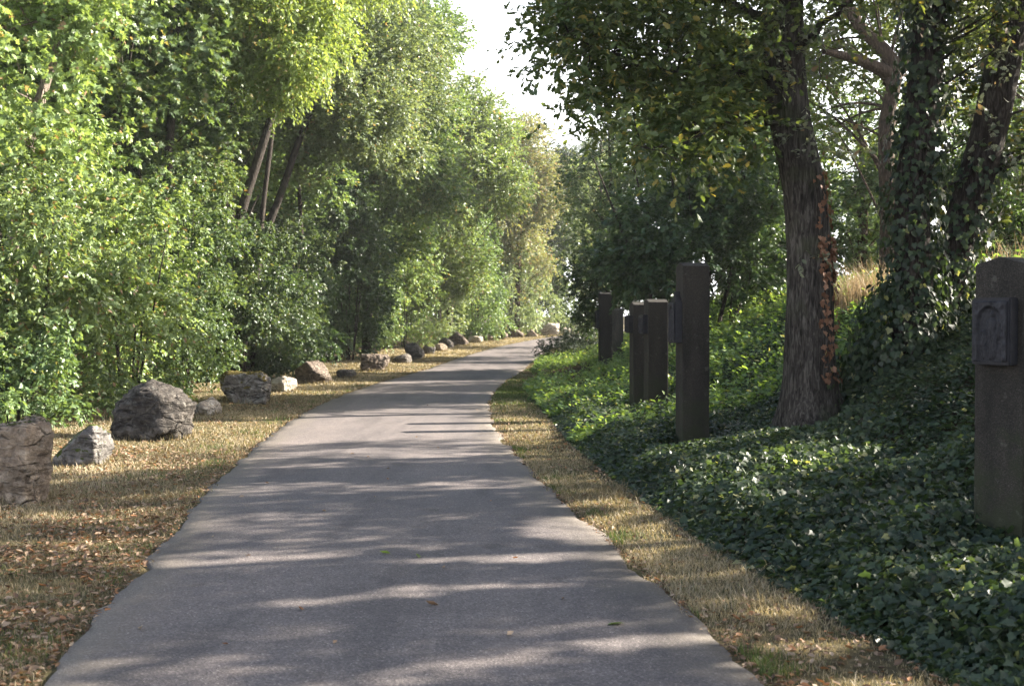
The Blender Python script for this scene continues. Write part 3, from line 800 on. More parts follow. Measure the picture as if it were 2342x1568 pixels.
# ------------------------------------------------------------------ trees and shrubs
def taper_trunk(P, R, seg, seed, bump=0.0, flare=0.0):
    V, Q = tube(P, R, seg)
    if bump:
        n = len(P)
        ring = V.reshape(n, seg, 3); c = np.asarray(P)[:, None]
        d = ring - c
        a = np.arange(seg) / seg * 2 * math.pi
        zz = np.asarray(P)[:, 2]
        pt = np.stack([np.broadcast_to(np.cos(a)[None] * 5, (n, seg)), np.broadcast_to(np.sin(a)[None] * 5, (n, seg)), np.broadcast_to((zz * 1.1)[:, None], (n, seg))], -1).reshape(-1, 3)
        rid = np.abs(fbm(pt, 4, seed)).reshape(n, seg, 1)
        low = fbm(pt * .18, 2, seed + 3).reshape(n, seg, 1)
        fl = (1 + flare * np.exp(-np.maximum(zz - zz[0], 0) * 3.2)[:, None, None] * (1 + .35 * np.cos(3 * a + 1)[None, :, None]))
        V = (c + d * (1 - bump * rid * .6 + bump * .8 * low) * fl).reshape(-1, 3)
    return V, Q
def spline(pts, n):
    pts = np.asarray(pts, float)
    t = np.concatenate([[0], np.cumsum(np.linalg.norm(np.diff(pts, axis=0), axis=1))])
    tt = np.linspace(0, t[-1], n)
    if len(pts) > 2:
        return np.stack([_cubic(tt, t, pts[:, k]) for k in range(pts.shape[1])], 1)
    return np.stack([np.interp(tt, t, pts[:, k]) for k in range(pts.shape[1])], 1)

G1 = 'shrubs of the left hedge'; G2 = 'tall trees behind the left hedge'
def tree(name, label, cat, base, stems, ells, leaf, size, bark, seed, lam=3.0, kind='simple', group=None, limbs=True, seg=9, bump=0.0, flare=.3, clumps=None, twig=True, rings=24, **kw):
    """stems: list of [(x,y,z,r), ...] world; ells: list of ellipsoids (world) filled with leaf clumps"""
    r = np.random.default_rng(seed)
    base = np.array([base[0], base[1], float(gz(base[0], base[1]))])
    root = thing(name, label, cat, base, 0, group)
    cl = fill_ellipsoids(r, ells) if clumps is None else clumps
    mb = MB()
    sp = []
    for s in stems:
        q = spline(s, rings)
        V, Q = taper_trunk(q[:, :3] - base, q[:, 3], seg, seed, bump, flare)
        mb.add(V, Q); sp.append(q)
    allp = np.concatenate(sp) if sp else None
    if limbs and allp is not None:
        for (x, y, z, cr) in cl:
            if r.uniform() < (.4 if group != G2 else .86): continue
            c = np.array([x, y, z])
            dh = np.hypot(allp[:, 0] - x, allp[:, 1] - y)
            cost = np.abs(allp[:, 2] - (z - r.uniform(.1, .6) * dh)) + .35 * dh
            i = int(np.clip(np.argmin(cost) + r.integers(-4, 5), 0, len(allp) - 1))
            a = allp[i, :3]; r0 = min(allp[i, 3] * .4, .008 + .009 * np.linalg.norm(c - a))
            m = (a + c) / 2 + np.array([0, 0, .12 * np.linalg.norm(c - a)]) + r.normal(0, .12, 3)
            V, Q = tube(bez(a, m, c, 7) - base, np.linspace(r0, .008, 7), 4)
            mb.add(V, Q)
            if twig:
                for _ in range(3):
                    e = c + nrm(r.normal(0, 1, 3)) * cr * .8
                    V, Q = tube(bez(c, (c + e) / 2 + r.normal(0, .05, 3), e, 4) - base, np.linspace(.008, .003, 4), 3)
                    mb.add(V, Q)
    if mb.n:
        V, f = mb.out()
        build('trunk' if cat == 'tree' else 'stem', V, f, M[bark], root, smooth=True)
    V, T, rn, cv, _ = crown_arrays(r, cl, size, lam, kind=kind, **kw)
    build('crown' if cat == 'tree' else 'foliage', V - base, [T], M[leaf], root, attrs={'rnd': rn, 'cl': cv})
    return root

def stem(px, Y, segs, r0, X=None):
    """an upright or leaning stem given by picture points at distance Y"""
    n = len(segs)
    return [tuple(W(a, b, Y)) + (r0 * (1 - .6 * i / max(1, n - 1)),) for i, (a, b) in enumerate(segs)]
def E(px, py, Y, rx, ry, rz, n, cr):
    c = W(px, py, Y)
    return (c[0], c[1], c[2], rx, ry, rz, n, cr)


# -- left hedge, front row
def shrub(label, px, Y, top, bot, rx, leaf, size, seed, lam=3.2, ry=None, group=G1, n=None, cr=.45, **kw):
    zt = EYE + (HY - top) / F * Y; X = (px - CX) / F * Y
    zb = float(gz(X, Y))
    ry = ry or rx
    H = zt - zb
    ells = [(X, Y, zb + H * .30, rx, ry, H * .36, int(34 * rx * H / 6) + 8, cr), (X, Y, zb + H * .64, rx * .82, ry * .82, H * .34, int(28 * rx * H / 6) + 6, cr)]
    rr = np.random.default_rng(seed)
    cl = fill_ellipsoids(rr, ells)
    cl = cl[rr.uniform(0, 1, len(cl)) > .22]
    cl[:, 3] *= rr.choice([.6, .85, 1.0, 1.35], len(cl))
    cl[:, :2] += (cl[:, :2] - np.array([X, Y])) * rr.uniform(-.1, .22, (len(cl), 1))
    sh = []
    for k in range(16):
        a = rr.uniform(0, 6.28); q = rr.uniform(.2, 1.0)
        p = np.array([X + rx * q * math.cos(a), Y + ry * q * math.sin(a), zb + H * (1.02 - .45 * q * q)])
        d = np.array([math.cos(a) * .35 * q + rr.normal(0, .15), math.sin(a) * .35 * q, rr.uniform(.25, .55)])
        for m in range(4): sh.append([*(p + d * m * .45), .23 - .035 * m])
    kw['clumps'] = np.concatenate([cl, np.array(sh)])
    stems = []
    for k in range(5):
        a = rr.uniform(0, 6.28); e = rr.uniform(.3, .8)
        stems.append([(X + .1 * math.cos(a), Y + .1 * math.sin(a), zb - .1, .03), (X + rx * e * .5 * math.cos(a), Y + ry * e * .5 * math.sin(a), zb + H * .45, .02), (X + rx * e * .8 * math.cos(a), Y + ry * e * .8 * math.sin(a), zb + H * .85, .008)])
    return tree('shrub', label, 'shrub', (X, Y), stems, ells, leaf, size, 'bark_dark', seed, lam, group=group, limbs=False, seg=5, flare=0, rings=8, kind=kw.pop('kind', 'ovate' if Y < 32 else 'simple'), upb=.3, hang=.6, noise=.65, droop=.4, **kw)
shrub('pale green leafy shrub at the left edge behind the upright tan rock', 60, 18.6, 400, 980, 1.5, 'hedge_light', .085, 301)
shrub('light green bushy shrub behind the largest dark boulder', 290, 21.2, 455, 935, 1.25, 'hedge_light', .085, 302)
shrub('dense dark green shrub with sunlit right side behind the moss capped boulder', 555, 30.5, 535, 885, 1.62, 'hedge_deep', .085, 303, 4.4)  # deep leaf colour paints in the shadow on the side facing the camera
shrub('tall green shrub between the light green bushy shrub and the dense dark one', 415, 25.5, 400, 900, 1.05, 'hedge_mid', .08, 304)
shrub('deeply shaded shrub in the hollow under the overhanging crown', 800, 45.0, 420, 832, 1.6, 'hedge_dark', .11, 305, 4.0, ry=1.8)  # dark leaf colour paints in part of the hollow's shade
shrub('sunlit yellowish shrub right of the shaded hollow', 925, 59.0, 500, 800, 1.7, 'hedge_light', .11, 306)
shrub('olive sunlit shrub behind the middle boulders', 1010, 65.0, 480, 785, 1.6, 'grey_green', .12, 307)
shrub('bright green upright shrub behind the flat white rock', 1085, 70.5, 440, 775, 1.6, 'hedge_mid', .12, 308)
shrub('grey green shrub behind the rounded brown rock', 1160, 79.0, 490, 768, 1.8, 'grey_green', .13, 309)
shrub('pale shrub behind the big white block boulder', 1222, 85.0, 560, 762, 1.6, 'grey_green', .13, 310)
shrub('bright shrub closing the view at the far bend', 1330, 93.0, 590, 760, 2.2, 'hedge_light', .14, 311)
shrub('small shaded shrub at the left edge, low in front of the hedge', 30, 17.4, 800, 985, .9, 'hedge_mid', .075, 312, cr=.35)
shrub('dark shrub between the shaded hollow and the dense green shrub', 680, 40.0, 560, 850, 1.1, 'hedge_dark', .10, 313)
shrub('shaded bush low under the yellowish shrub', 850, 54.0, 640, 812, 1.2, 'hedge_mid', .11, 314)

shrub('tall bright shrub reaching up between the trunks at the far left', 170, 23.5, 215, 900, 1.35, 'hedge_light', .10, 315, 2.6)
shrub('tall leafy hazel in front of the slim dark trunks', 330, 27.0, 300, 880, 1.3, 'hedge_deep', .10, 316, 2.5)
shrub('sunlit hazel filling the gap left of the two leaning trunks', 470, 30.0, 330, 880, 1.05, 'hedge_light', .10, 317, 2.6)
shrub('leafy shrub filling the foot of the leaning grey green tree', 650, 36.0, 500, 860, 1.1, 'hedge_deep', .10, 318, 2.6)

# -- left trees
tree('tree', 'pale trunked tree with bright leaves at the top left corner', 'tree', (-9.3, 21.5),
     [[(-9.3, 21.5, 0, .14), tuple(W(45, 480, 21.5)) + (.12,), tuple(W(90, 250, 21.5)) + (.10,), tuple(W(150, 60, 21.5)) + (.07,), tuple(W(200, -200, 21.5)) + (.03,)]],
     [E(60, 130, 21, 1.5, 1.6, 2.0, 34, .62), E(40, -200, 21.5, 2.2, 2.2, 2.0, 26, .8), E(-20, 330, 20.5, 1.1, 1.3, .8, 14, .5)], 'hedge_light', .11, 'bark_pale', 401, 2.3, kind='maple', group=G2, upb=.35, noise=.65)
tree('tree', 'maple with larger dark green leaves hanging at the upper left', 'tree', (-8.6, 25.5),
     [[(-8.4, 25.5, 0, .15), tuple(W(265, 420, 25.5)) + (.13,), tuple(W(280, 150, 25.5)) + (.11,), tuple(W(290, -250, 25.5)) + (.05,)],
      [(-7.6, 26.5, 0, .12), tuple(W(385, 420, 26.5)) + (.10,), tuple(W(405, 120, 26.5)) + (.08,), tuple(W(420, -250, 26.5)) + (.04,)]],
     [E(300, 90, 24.5, 1.7, 1.8, 1.5, 34, .62), E(330, -190, 25, 2.4, 2.4, 1.9, 30, .8), E(190, 300, 25.5, 1.4, 1.2, 1.2, 20, .55), E(420, 330, 27.5, .9, 1.0, 1.1, 10, .5)], 'tree_green', .14, 'bark_dark', 402, 2.2, kind='maple', group=G2, upb=.35, noise=.65)
tree('tree', 'yellow green drooping tree overhanging the two leaning dark trunks', 'tree', (-7.2, 31.0),
     [[(-7.25, 31, 0, .15), tuple(W(545, 520, 31)) + (.135,), tuple(W(600, 340, 31)) + (.115,), tuple(W(635, 230, 31)) + (.10,), tuple(W(680, 20, 30)) + (.07,), tuple(W(700, -200, 29)) + (.04,)],
      [(-6.9, 31.6, 0, .08), tuple(W(600, 500, 31.6)) + (.07,), tuple(W(625, 300, 31.6)) + (.06,), tuple(W(650, 100, 31.6)) + (.04,)]],
     [E(640, 90, 27.5, 1.55, 1.5, 1.15, 40, .55), E(560, 20, 27.5, 1.2, 1.4, 1.3, 20, .6), E(740, -120, 28.5, 1.9, 2.0, 1.6, 36, .75), E(650, 215, 27.2, .5, .7, .5, 8, .35)], 'yellow_green', .10, 'bark_dark', 403, 2.6, limbs=False, kind='simple', droop=.55, hang=.8, group=G2, upb=.35, noise=.65)
tree('tree', 'grey green tree whose leaning trunk rises right of the dark pair', 'tree', (-6.6, 33.0),
     [[(-7.2, 33, 0, .13), tuple(W(600, 560, 33)) + (.115,), tuple(W(645, 440, 33)) + (.10,), tuple(W(690, 310, 33)) + (.09,), tuple(W(760, 150, 33.5)) + (.06,), tuple(W(820, -100, 34)) + (.03,)]],
     [E(790, 250, 34.5, 1.9, 1.9, 1.3, 46, .62), E(850, 90, 35.5, 1.9, 2.0, 1.6, 40, .7), E(720, 380, 34.5, .9, 1.2, .6, 9, .45), E(900, 330, 35.5, .9, 1.2, .7, 14, .45), E(800, -120, 36, 2.2, 2.2, 1.6, 28, .8), E(960, 200, 36.5, .9, 1.2, 1.2, 18, .5), E(730, 170, 34, 1.3, 1.4, 1.0, 18, .55)], 'grey_green', .10, 'bark_dark', 404, 2.7, limbs=False, group=G2, upb=.35, noise=.65)
tree('tree', 'tall deep green tree whose crown edge meets the sky left of the gap', 'tree', (-5.6, 47.5),
     [[(-5.8, 47.5, 0, .2), (-5.6, 47.5, 6, .16), (-5.2, 47, 12, .1), (-5.0, 47, 17, .04)]],
     [E(930, 60, 47, 2.2, 2.4, 2.6, 60, .85), E(905, 330, 47, 2.0, 2.2, 1.9, 40, .75), E(920, -160, 47.5, 2.4, 2.6, 2.4, 40, 1.0), E(840, 430, 47.5, 1.5, 1.8, 1.4, 22, .7), E(985, 250, 46.5, 1.0, 1.2, 1.4, 14, .6), E(900, 520, 49, 1.6, 1.6, 1.6, 26, .7), E(960, 420, 48, 1.4, 1.4, 1.4, 20, .7)], 'tree_green', .135, 'bark_dark', 405, 2.7, group=G2, upb=.35, noise=.65)
tree('tree', 'sunlit light green tree with a long slope of foliage under the sky gap', 'tree', (-3.6, 67.5),
     [[(-3.6, 67.5, 0, .2), (-3.2, 66, 7, .15), (-2.6, 64, 14, .05)]],
     [E(1040, 330, 61, 1.7, 2.2, 2.4, 40, .85), E(1110, 300, 62, 1.4, 1.8, 2.2, 30, .8), E(1130, 430, 61.5, 1.5, 1.8, 1.7, 30, .75), E(1010, 470, 60.5, 1.7, 1.8, 1.6, 30, .75), E(1075, 225, 62.5, .9, 1.2, 1.4, 16, .6), E(1050, 590, 64, 1.7, 1.6, 2.0, 30, .75), E(960, 560, 63, 1.6, 1.6, 1.6, 22, .75)], 'hedge_light', .15, 'bark_dark', 406, 2.7, group=G2, upb=.35, noise=.65)
tree('tree', 'rusty brown tinged tree beyond the light green tree', 'tree', (.4, 79.0),
     [[(.3, 79, 0, .2), (.5, 79, 8, .14), (.8, 79, 15, .05)]],
     [E(1200, 350, 78, 2.0, 2.2, 2.5, 44, .85), E(1185, 480, 77, 2.0, 2.2, 2.2, 36, .85), E(1245, 430, 78, 1.2, 1.5, 2.0, 24, .7), E(1190, 600, 80, 2.0, 2.0, 2.4, 30, .85)], 'rusty', .15, 'bark_brown', 407, 2.3, group=G2, upb=.35, noise=.65)
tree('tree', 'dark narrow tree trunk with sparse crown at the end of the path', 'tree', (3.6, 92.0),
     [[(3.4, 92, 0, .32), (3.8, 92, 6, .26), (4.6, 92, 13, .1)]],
     [E(1275, 500, 92, 1.4, 1.8, 3.0, 36, .9), E(1265, 620, 90, .9, 1.2, 2.4, 18, .7), E(1290, 400, 93, 1.8, 1.8, 2.0, 24, .9), E(1275, 690, 89, 1.0, 1.2, 1.6, 16, .6)], 'ivy', .15, 'bark_dark', 408, 3.2, group=G2, upb=.35, noise=.65)  # dark ivy leaf colour stands in for shade over this crown
tree('tree', 'hazy pale green tree closing the path beyond the bend', 'tree', (7.5, 100.0),
     [[(7.5, 100, 0, .3), (7.5, 100, 8, .2), (7.6, 100, 14, .06)]],
     [E(1345, 470, 100, 2.6, 2.4, 4.0, 60, 1.1), E(1380, 400, 101, 2.6, 2.4, 3.6, 44, 1.1), E(1420, 560, 100, 2.6, 2.4, 3.0, 40, 1.0)], 'grey_green', .18, 'bark_brown', 409, 2.4, group=G2, upb=.35, noise=.65)
thin = tree('young_tree', 'slim dark trunked tree standing in the wood behind the left hedge', 'tree', (-10, 30),
     [[(-10, 30, 0, .10), (-9.9, 30, 4, .085), (-10.1, 30.1, 8, .06), (-10, 30, 12, .03)]],
     [(-10, 30, 8.5, 1.8, 1.8, 2.6, 40, .7), (-10, 30, 11, 1.3, 1.3, 1.8, 20, .7)], 'tree_green', .14, 'bark_dark', 420, 2.0, group='slim trees inside the wood')
for i, (px, Y) in enumerate([(470, 32), (520, 33.5), (360, 29), (445, 35), (250, 31), (530, 36), (690, 40), (150, 28)]):
    x = (px - CX) / F * Y
    dup(thin, (x, Y, float(gz(x, Y))), i * 1.3, .9 + .03 * (i % 5))

wood_tree = tree('wood_tree', 'dense leafy tree deep in the wood behind the roadside trees', 'tree', (-13, 27),
     [[(-13, 27, 0, .2), (-13, 27, 6, .15), (-13, 27, 12, .05)]],
     [(-13, 27, 3.0, 2.6, 2.6, 2.6, 50, .9), (-13, 27, 7.5, 2.9, 2.9, 3.2, 70, 1.0), (-13, 27, 11.5, 2.2, 2.2, 2.4, 34, 1.0)], 'tree_green', .17, 'bark_dark', 430, 2.4, group='trees deep in the wood')
back = [(-12.5, 33.5), (-12, 40), (-11, 47), (-10.5, 54), (-9, 61), (-8, 68), (-6.5, 75), (-5, 83), (-3, 90), (1, 98), (-17, 36), (-16.5, 44), (-15.5, 52), (-14, 60), (-12, 70), (-19, 48), (-22, 54), (-10, 80)]
for i, (x, y) in enumerate(back):
    dup(wood_tree, (x, y, float(gz(x, y))), i * 2.1, .95 + .12 * ((i * 7) % 5) / 4 + .1 * (y > 60))

# -- right side
def ivy_on_stem(r, q, N, size, out=.08, arc=(0, 2 * math.pi)):
    """leaves hanging over a stem; q is (n,4) points with radius"""
    i = r.integers(0, len(q) - 1, N); t = r.uniform(0, 1, N)
    P = q[i] + (q[i + 1] - q[i]) * t[:, None]
    a = r.uniform(arc[0], arc[1], N)
    d = np.stack([np.cos(a), np.sin(a), np.zeros(N)], 1)
    pos = P[:, :3] + d * (P[:, 3] + r.uniform(.0, out, N))[:, None]
    ax = np.stack([r.normal(0, .35, N), r.normal(0, .35, N), -np.ones(N)], 1) + d * .25
    nz = d + r.normal(0, .3, (N, 3)) + np.array([0, 0, .25])
    return pos, ax, nz, size * r.uniform(.55, 1.2, N)

# thick oak
OAK = [(3.33, 13.3, .40, .275), tuple(W(1850, 800, 13.3)) + (.262,), tuple(W(1850, 650, 13.3)) + (.25,), tuple(W(1838, 450, 13.3)) + (.232,), tuple(W(1802, 250, 13.3)) + (.222,), tuple(W(1790, 30, 13.3)) + (.22,), tuple(W(1800, -200, 13.3)) + (.2,), tuple(W(1830, -560, 13.3)) + (.13,), tuple(W(1850, -900, 13.3)) + (.05,)]
oak_limbs = []
def limb(pts, r0, r1): oak_limbs.append([tuple(W(a, b, y)) + (r0 + (r1 - r0) * k / (len(pts) - 1),) for k, (a, b, y) in enumerate(pts)])
limb([(1790, 190, 13.3), (1660, 150, 12.9), (1520, 165, 12.6), (1390, 125, 12.4), (1300, 80, 12.3)], .05, .010)
limb([(1790, 240, 13.3), (1650, 190, 13.4), (1520, 190, 13.6), (1400, 250, 13.8)], .04, .010)
limb([(1795, 290, 13.3), (1680, 270, 12.7), (1560, 320, 12.2), (1480, 340, 12.0)], .032, .008)
limb([(1790, 60, 13.3), (1600, -20, 13.0), (1420, -30, 12.6), (1310, 0, 12.4)], .06, .012)
limb([(1800, 120, 13.3), (1900, 40, 12.8), (2000, -60, 12.4)], .05, .015)
limb([(1800, -100, 13.3), (1650, -260, 12.5), (1450, -330, 12.0), (1300, -300, 11.6)], .08, .015)
limb([(1810, -250, 13.3), (1950, -420, 12.6), (2120, -520, 12.0)], .07, .02)
def oak():
    r = np.random.default_rng(501)
    base = np.array([3.33, 13.3, float(gz(3.33, 13.3))])
    root = thing('oak_tree', 'thick grey trunked oak with dead brown ivy down its right side', 'tree', base, 0)
    mb = MB()
    q = spline(OAK, 150); q[0, 2] = base[2] - .1
    V, Q = taper_trunk(q[:, :3] - base, q[:, 3], 64, 5, .12, .85); mb.add(V, Q)
    lq = []
    for l in oak_limbs:
        p = spline(l, 16); p[1:-1, :3] += r.normal(0, .025, (14, 3)); lq.append(p)
        V, Q = taper_trunk(p[:, :3] - base, p[:, 3], 8, 7, 0, 0); mb.add(V, Q)
    # clumps strung along the limbs
    cl = []
    for p in lq[:4] + lq[5:6]:
        for k in range(len(p)):
            if k < 3: continue
            for _ in range(3):
                cl.append(np.append(p[k, :3] + r.normal(0, 1, 3) * np.array([.22, .45, .2]) + np.array([0, 0, .05]), r.uniform(.22, .36)))
    cl = np.array(cl)
    more = fill_ellipsoids(r, [E(1430, 60, 12.5, .85, 1.2, .55, 24, .34), E(1620, 50, 12.9, .9, 1.3, .75, 24, .34), E(1310, 110, 12.3, .3, .6, .55, 10, .26), E(1600, 320, 13.0, .6, .7, .22, 8, .22), E(1370, 230, 13.2, .22, .5, .28, 7, .22),
                                E(1500, -250, 12.2, 1.5, 1.7, .9, 30, .45), E(1850, -420, 12.6, 1.6, 1.7, 1.0, 26, .5), E(2000, -60, 12.3, .6, .9, .6, 12, .3), E(1800, -800, 13.0, 1.5, 1.5, 1.2, 20, .5)])
    cl = np.concatenate([cl, more])
    dx = np.abs(cl[:, 0] - np.interp(cl[:, 2], q[:, 2], q[:, 0]))
    cl = cl[(dx > .50) | (cl[:, 1] > 13.5) | (cl[:, 2] > 5.0)]          # the bole stays clear of leaves
    for c in cl:
        a = np.concatenate(lq)[:, :3]
        i = int(np.argmin(np.linalg.norm(a - c[:3], axis=1)))
        V, Q = tube(bez(a[i], (a[i] + c[:3]) / 2 + r.normal(0, .05, 3), c[:3], 5) - base, np.linspace(.010, .003, 5), 4); mb.add(V, Q)
    V, f = mb.out()
    build('trunk', V, f, M['bark_grey'], root, smooth=True)
    V, T, rn, cv, _ = crown_arrays(r, cl, .085, 1.35, 10, 'oak', lenf=.9, droop=.3, carve=True)
    build('crown', V - base, [T], M['oak_leaf'], root, attrs={'rnd': rn, 'cl': cv})
    # dead ivy on the right flank
    qq = q[(q[:, 2] > .9) & (q[:, 2] < 3.3)]
    pos, ax, nz, sz = ivy_on_stem(r, qq, 1000, .07, .06, (-1.35, .5))
    k = r.uniform(0, 1, len(pos)) < np.clip(1.2 - np.abs(pos[:, 2] - 2.1) * .6, .15, 1) * np.clip(.55 + .9 * fbm(pos * 3.0, 3, 2), .05, 1)
    V, T, n = leaves_mesh(pos[k], ax[k], nz[k], sz[k], 'ivy')
    build('dead_ivy', V - base, [T], M['dead_leaf'], root, attrs={'rnd': np.repeat(r.uniform(0, 1, k.sum()), n), 'cl': np.repeat(r.uniform(0, 1, k.sum()), n)})
    # pale sprouts on the trunk
    P = []; 
    for (px, py, n, s) in [(1790, 60, 9, .16), (1850, 130, 16, .22), (1900, 240, 14, .2), (1800, 310, 8, .14), (1885, 340, 14, .2), (1870, 590, 5, .1), (1760, 120, 9, .14), (1895, 90, 10, .2), (1810, -20, 10, .2)]:
        c = W(px, py, 13.0)
        for _ in range(n): P.append(c + r.normal(0, s, 3) * np.array([1, .5, 1]))
    P = np.array(P); D = nrm(r.normal(0, 1, P.shape) + np.array([0, -.5, .1]))
    pos, ax, nz, sz = sprays(r, P, D, np.full(len(P), .16), 7, .075, .5, .8, .5, .6, .5)
    V, T, n = leaves_mesh(pos, ax, nz, sz, 'oak')
    build('trunk_foliage', V - base, [T], M['pale_sprout'], root, attrs={'rnd': np.repeat(r.uniform(0, 1, len(pos)), n), 'cl': np.repeat(r.uniform(0, 1, len(pos)), n)})
    # fresh ivy at the foot
    qq = q[(q[:, 2] > .4) & (q[:, 2] < 1.5)]
    pos, ax, nz, sz = ivy_on_stem(r, qq, 260, .07, .10, (-1.1, .9))
    k = r.uniform(0, 1, len(pos)) < np.clip(1.4 - pos[:, 2], .1, 1)
    V, T, n = leaves_mesh(pos[k], ax[k], nz[k], sz[k], 'ivy')
    build('foot_ivy', V - base, [T], M['ivy'], root, attrs={'rnd': np.repeat(r.uniform(0, 1, k.sum()), n), 'cl': np.repeat(r.uniform(0, 1, k.sum()), n)})
oak()

def ivy_tree(label, name, q, n_ivy, seed, leaf_ells, bark, mound=None, climb=None, sprouts=()):
    r = np.random.default_rng(seed)
    base = q[0, :3].copy(); base[2] = float(gz(base[0], base[1]))
    root = thing(name, label, 'tree', base, 0)
    mb = MB()
    V, Q = taper_trunk(q[:, :3] - base, q[:, 3], 40, seed, .10, .4); mb.add(V, Q)
    cl = fill_ellipsoids(r, leaf_ells)
    for c in cl:
        i = int(np.argmin(np.abs(q[:, 2] - (c[2] - .4 * np.hypot(q[:, 0] - c[0], q[:, 1] - c[1])))))
        a = q[i, :3]
        V, Q = tube(bez(a, (a + c[:3]) / 2 + r.normal(0, .12, 3), c[:3], 7) - base, np.linspace(.022, .004, 7), 5); mb.add(V, Q)
    V, f = mb.out()
    build('trunk', V, f, M[bark], root, smooth=True)
    V, T, rn, cv, _ = crown_arrays(r, cl, .09, 1.7, 10, 'oak', lenf=.9, carve=True)
    build('crown', V - base, [T], M['oak_leaf'], root, attrs={'rnd': rn, 'cl': cv})
    pos, ax, nz, sz = ivy_on_stem(r, q[q[:, 2] < (climb or 99)], n_ivy, .085, .20)
    if climb:
        k = r.uniform(0, 1, len(pos)) < np.clip(1.15 - (pos[:, 2] - 1.0) / (climb - .6), .05, 1); pos, ax, nz, sz = pos[k], ax[k], nz[k], sz[k]
    if mound:
        for (x, y, z, rx, ry, rz, n) in mound:
            d = nrm(r.normal(0, 1, (n, 3))); d[:, 2] = np.abs(d[:, 2]) * 1.0 - .25
            d = nrm(d)
            p = np.array([x, y, z]) + d * np.array([rx, ry, rz]) * r.uniform(.78, 1.05, n)[:, None]
            pos = np.concatenate([pos, p]); ax = np.concatenate([ax, np.stack([r.normal(0, .4, n), r.normal(0, .4, n), -np.ones(n)], 1) + d * .3])
            nz = np.concatenate([nz, d + r.normal(0, .35, (n, 3)) + np.array([0, 0, .3])]); sz = np.concatenate([sz, .085 * r.uniform(.6, 1.2, n)])
    V, T, n = leaves_mesh(pos, ax, nz, sz, 'ivy')
    build('ivy', V - base, [T], M['ivy'], root, attrs={'rnd': np.repeat(r.uniform(0, 1, len(pos)), n), 'cl': np.repeat(r.uniform(0, 1, len(pos)), n)})
    if len(sprouts):
        P = np.concatenate([W(px, py, Y) + r.normal(0, s, (n_, 3)) for (px, py, Y, n_, s) in sprouts])
        D = nrm(r.normal(0, 1, P.shape) + np.array([0, -.5, .1]))
        pos, ax, nz, sz = sprays(r, P, D, np.full(len(P), .16), 7, .075, .5, .8, .5, .6, .5)
        V, T, n = leaves_mesh(pos, ax, nz, sz, 'oak')
        build('trunk_foliage', V - base, [T], M['pale_sprout'], root, attrs={'rnd': np.repeat(r.uniform(0, 1, len(pos)), n), 'cl': np.repeat(r.uniform(0, 1, len(pos)), n)})
    return root
x0, y0 = 4.5, 13.6
qs = spline([(4.5, 13.6, .8, .26), tuple(W(2090, 700, 13.6)) + (.22,), tuple(W(2085, 450, 13.6)) + (.20,), tuple(W(2105, 250, 13.6)) + (.19,), tuple(W(2120, 50, 13.6)) + (.18,), tuple(W(2100, -300, 13.6)) + (.15,), tuple(W(2080, -700, 13.6)) + (.06,)], 120)
ivy_tree('dark tree trunk wrapped in hanging ivy right of the thick oak', 'ivy_clad_tree', qs, 4600, 511,
         [E(2000, -330, 13.4, 1.4, 1.5, .9, 24, .45), E(2150, -600, 13.6, 1.4, 1.4, 1.0, 20, .5), E(2250, 40, 13.0, .5, .6, .5, 8, .28), E(2190, 300, 14.6, .5, .6, .9, 12, .28)], 'bark_dark',
         [(4.42, 13.5, .9, .66, .5, 1.25, 2000), (4.85, 13.7, .8, .85, .55, .95, 1700), (3.95, 13.7, .5, .6, .5, .75, 1000)])
ql = spline([(4.75, 14.2, 1.0, .24), tuple(W(2150, 690, 14.2)) + (.22,), tuple(W(2195, 520, 14.2)) + (.21,), tuple(W(2250, 340, 14.1)) + (.205,), tuple(W(2285, 180, 14.0)) + (.2,), tuple(W(2315, -20, 13.9)) + (.19,), tuple(W(2360, -350, 13.7)) + (.15,), tuple(W(2400, -700, 13.6)) + (.06,)], 120)
ivy_tree('leaning dark trunk rising to the upper right corner, ivy on its lower half', 'leaning_tree', ql, 2600, 512,
         [E(2320, -330, 13.5, 1.5, 1.5, .9, 24, .45), E(2330, 250, 14.8, .5, .7, .9, 12, .28), E(2240, 480, 15.2, .5, .6, .5, 8, .26)], 'bark_dark', None, 3.6,
         [(2200, 60, 13.5, 8, .16), (2240, 130, 13.4, 10, .16), (2260, 280, 13.5, 9, .14), (2310, 100, 13.3, 10, .2), (2330, 330, 13.5, 8, .14), (2210, 10, 13.3, 8, .2), (2100, 15, 13.0, 6, .15)])

# tree with the reddish branching trunk behind
tree('tree', 'crooked brown trunked tree with a side limb, behind the ivy clad trunk', 'tree', (6.9, 22.0),
     [[(6.9, 22, 1.8, .17), tuple(W(2030, 500, 22)) + (.15,), tuple(W(2025, 280, 22)) + (.14,), tuple(W(2040, 150, 22)) + (.13,), tuple(W(1960, 60, 22)) + (.11,), tuple(W(1900, -60, 22)) + (.08,)],
      [tuple(W(2030, 170, 22)) + (.10,), tuple(W(1960, 140, 21.8)) + (.08,), tuple(W(1880, 120, 21.5)) + (.04,)],
      [tuple(W(2030, 200, 22)) + (.10,), tuple(W(2110, 60, 22)) + (.08,), tuple(W(2150, -100, 22)) + (.05,)]],
     [E(1960, 60, 23.5, 1.4, 1.4, 1.1, 22, .5), E(1900, 230, 24.5, .9, 1.2, 1.2, 18, .45), E(2060, -100, 23, 1.8, 1.8, 1.2, 24, .6), E(2170, 120, 24, .9, 1.2, 1.1, 14, .45)], 'yellow_green', .10, 'bark_brown', 520, 1.8, bump=.08, seg=16)
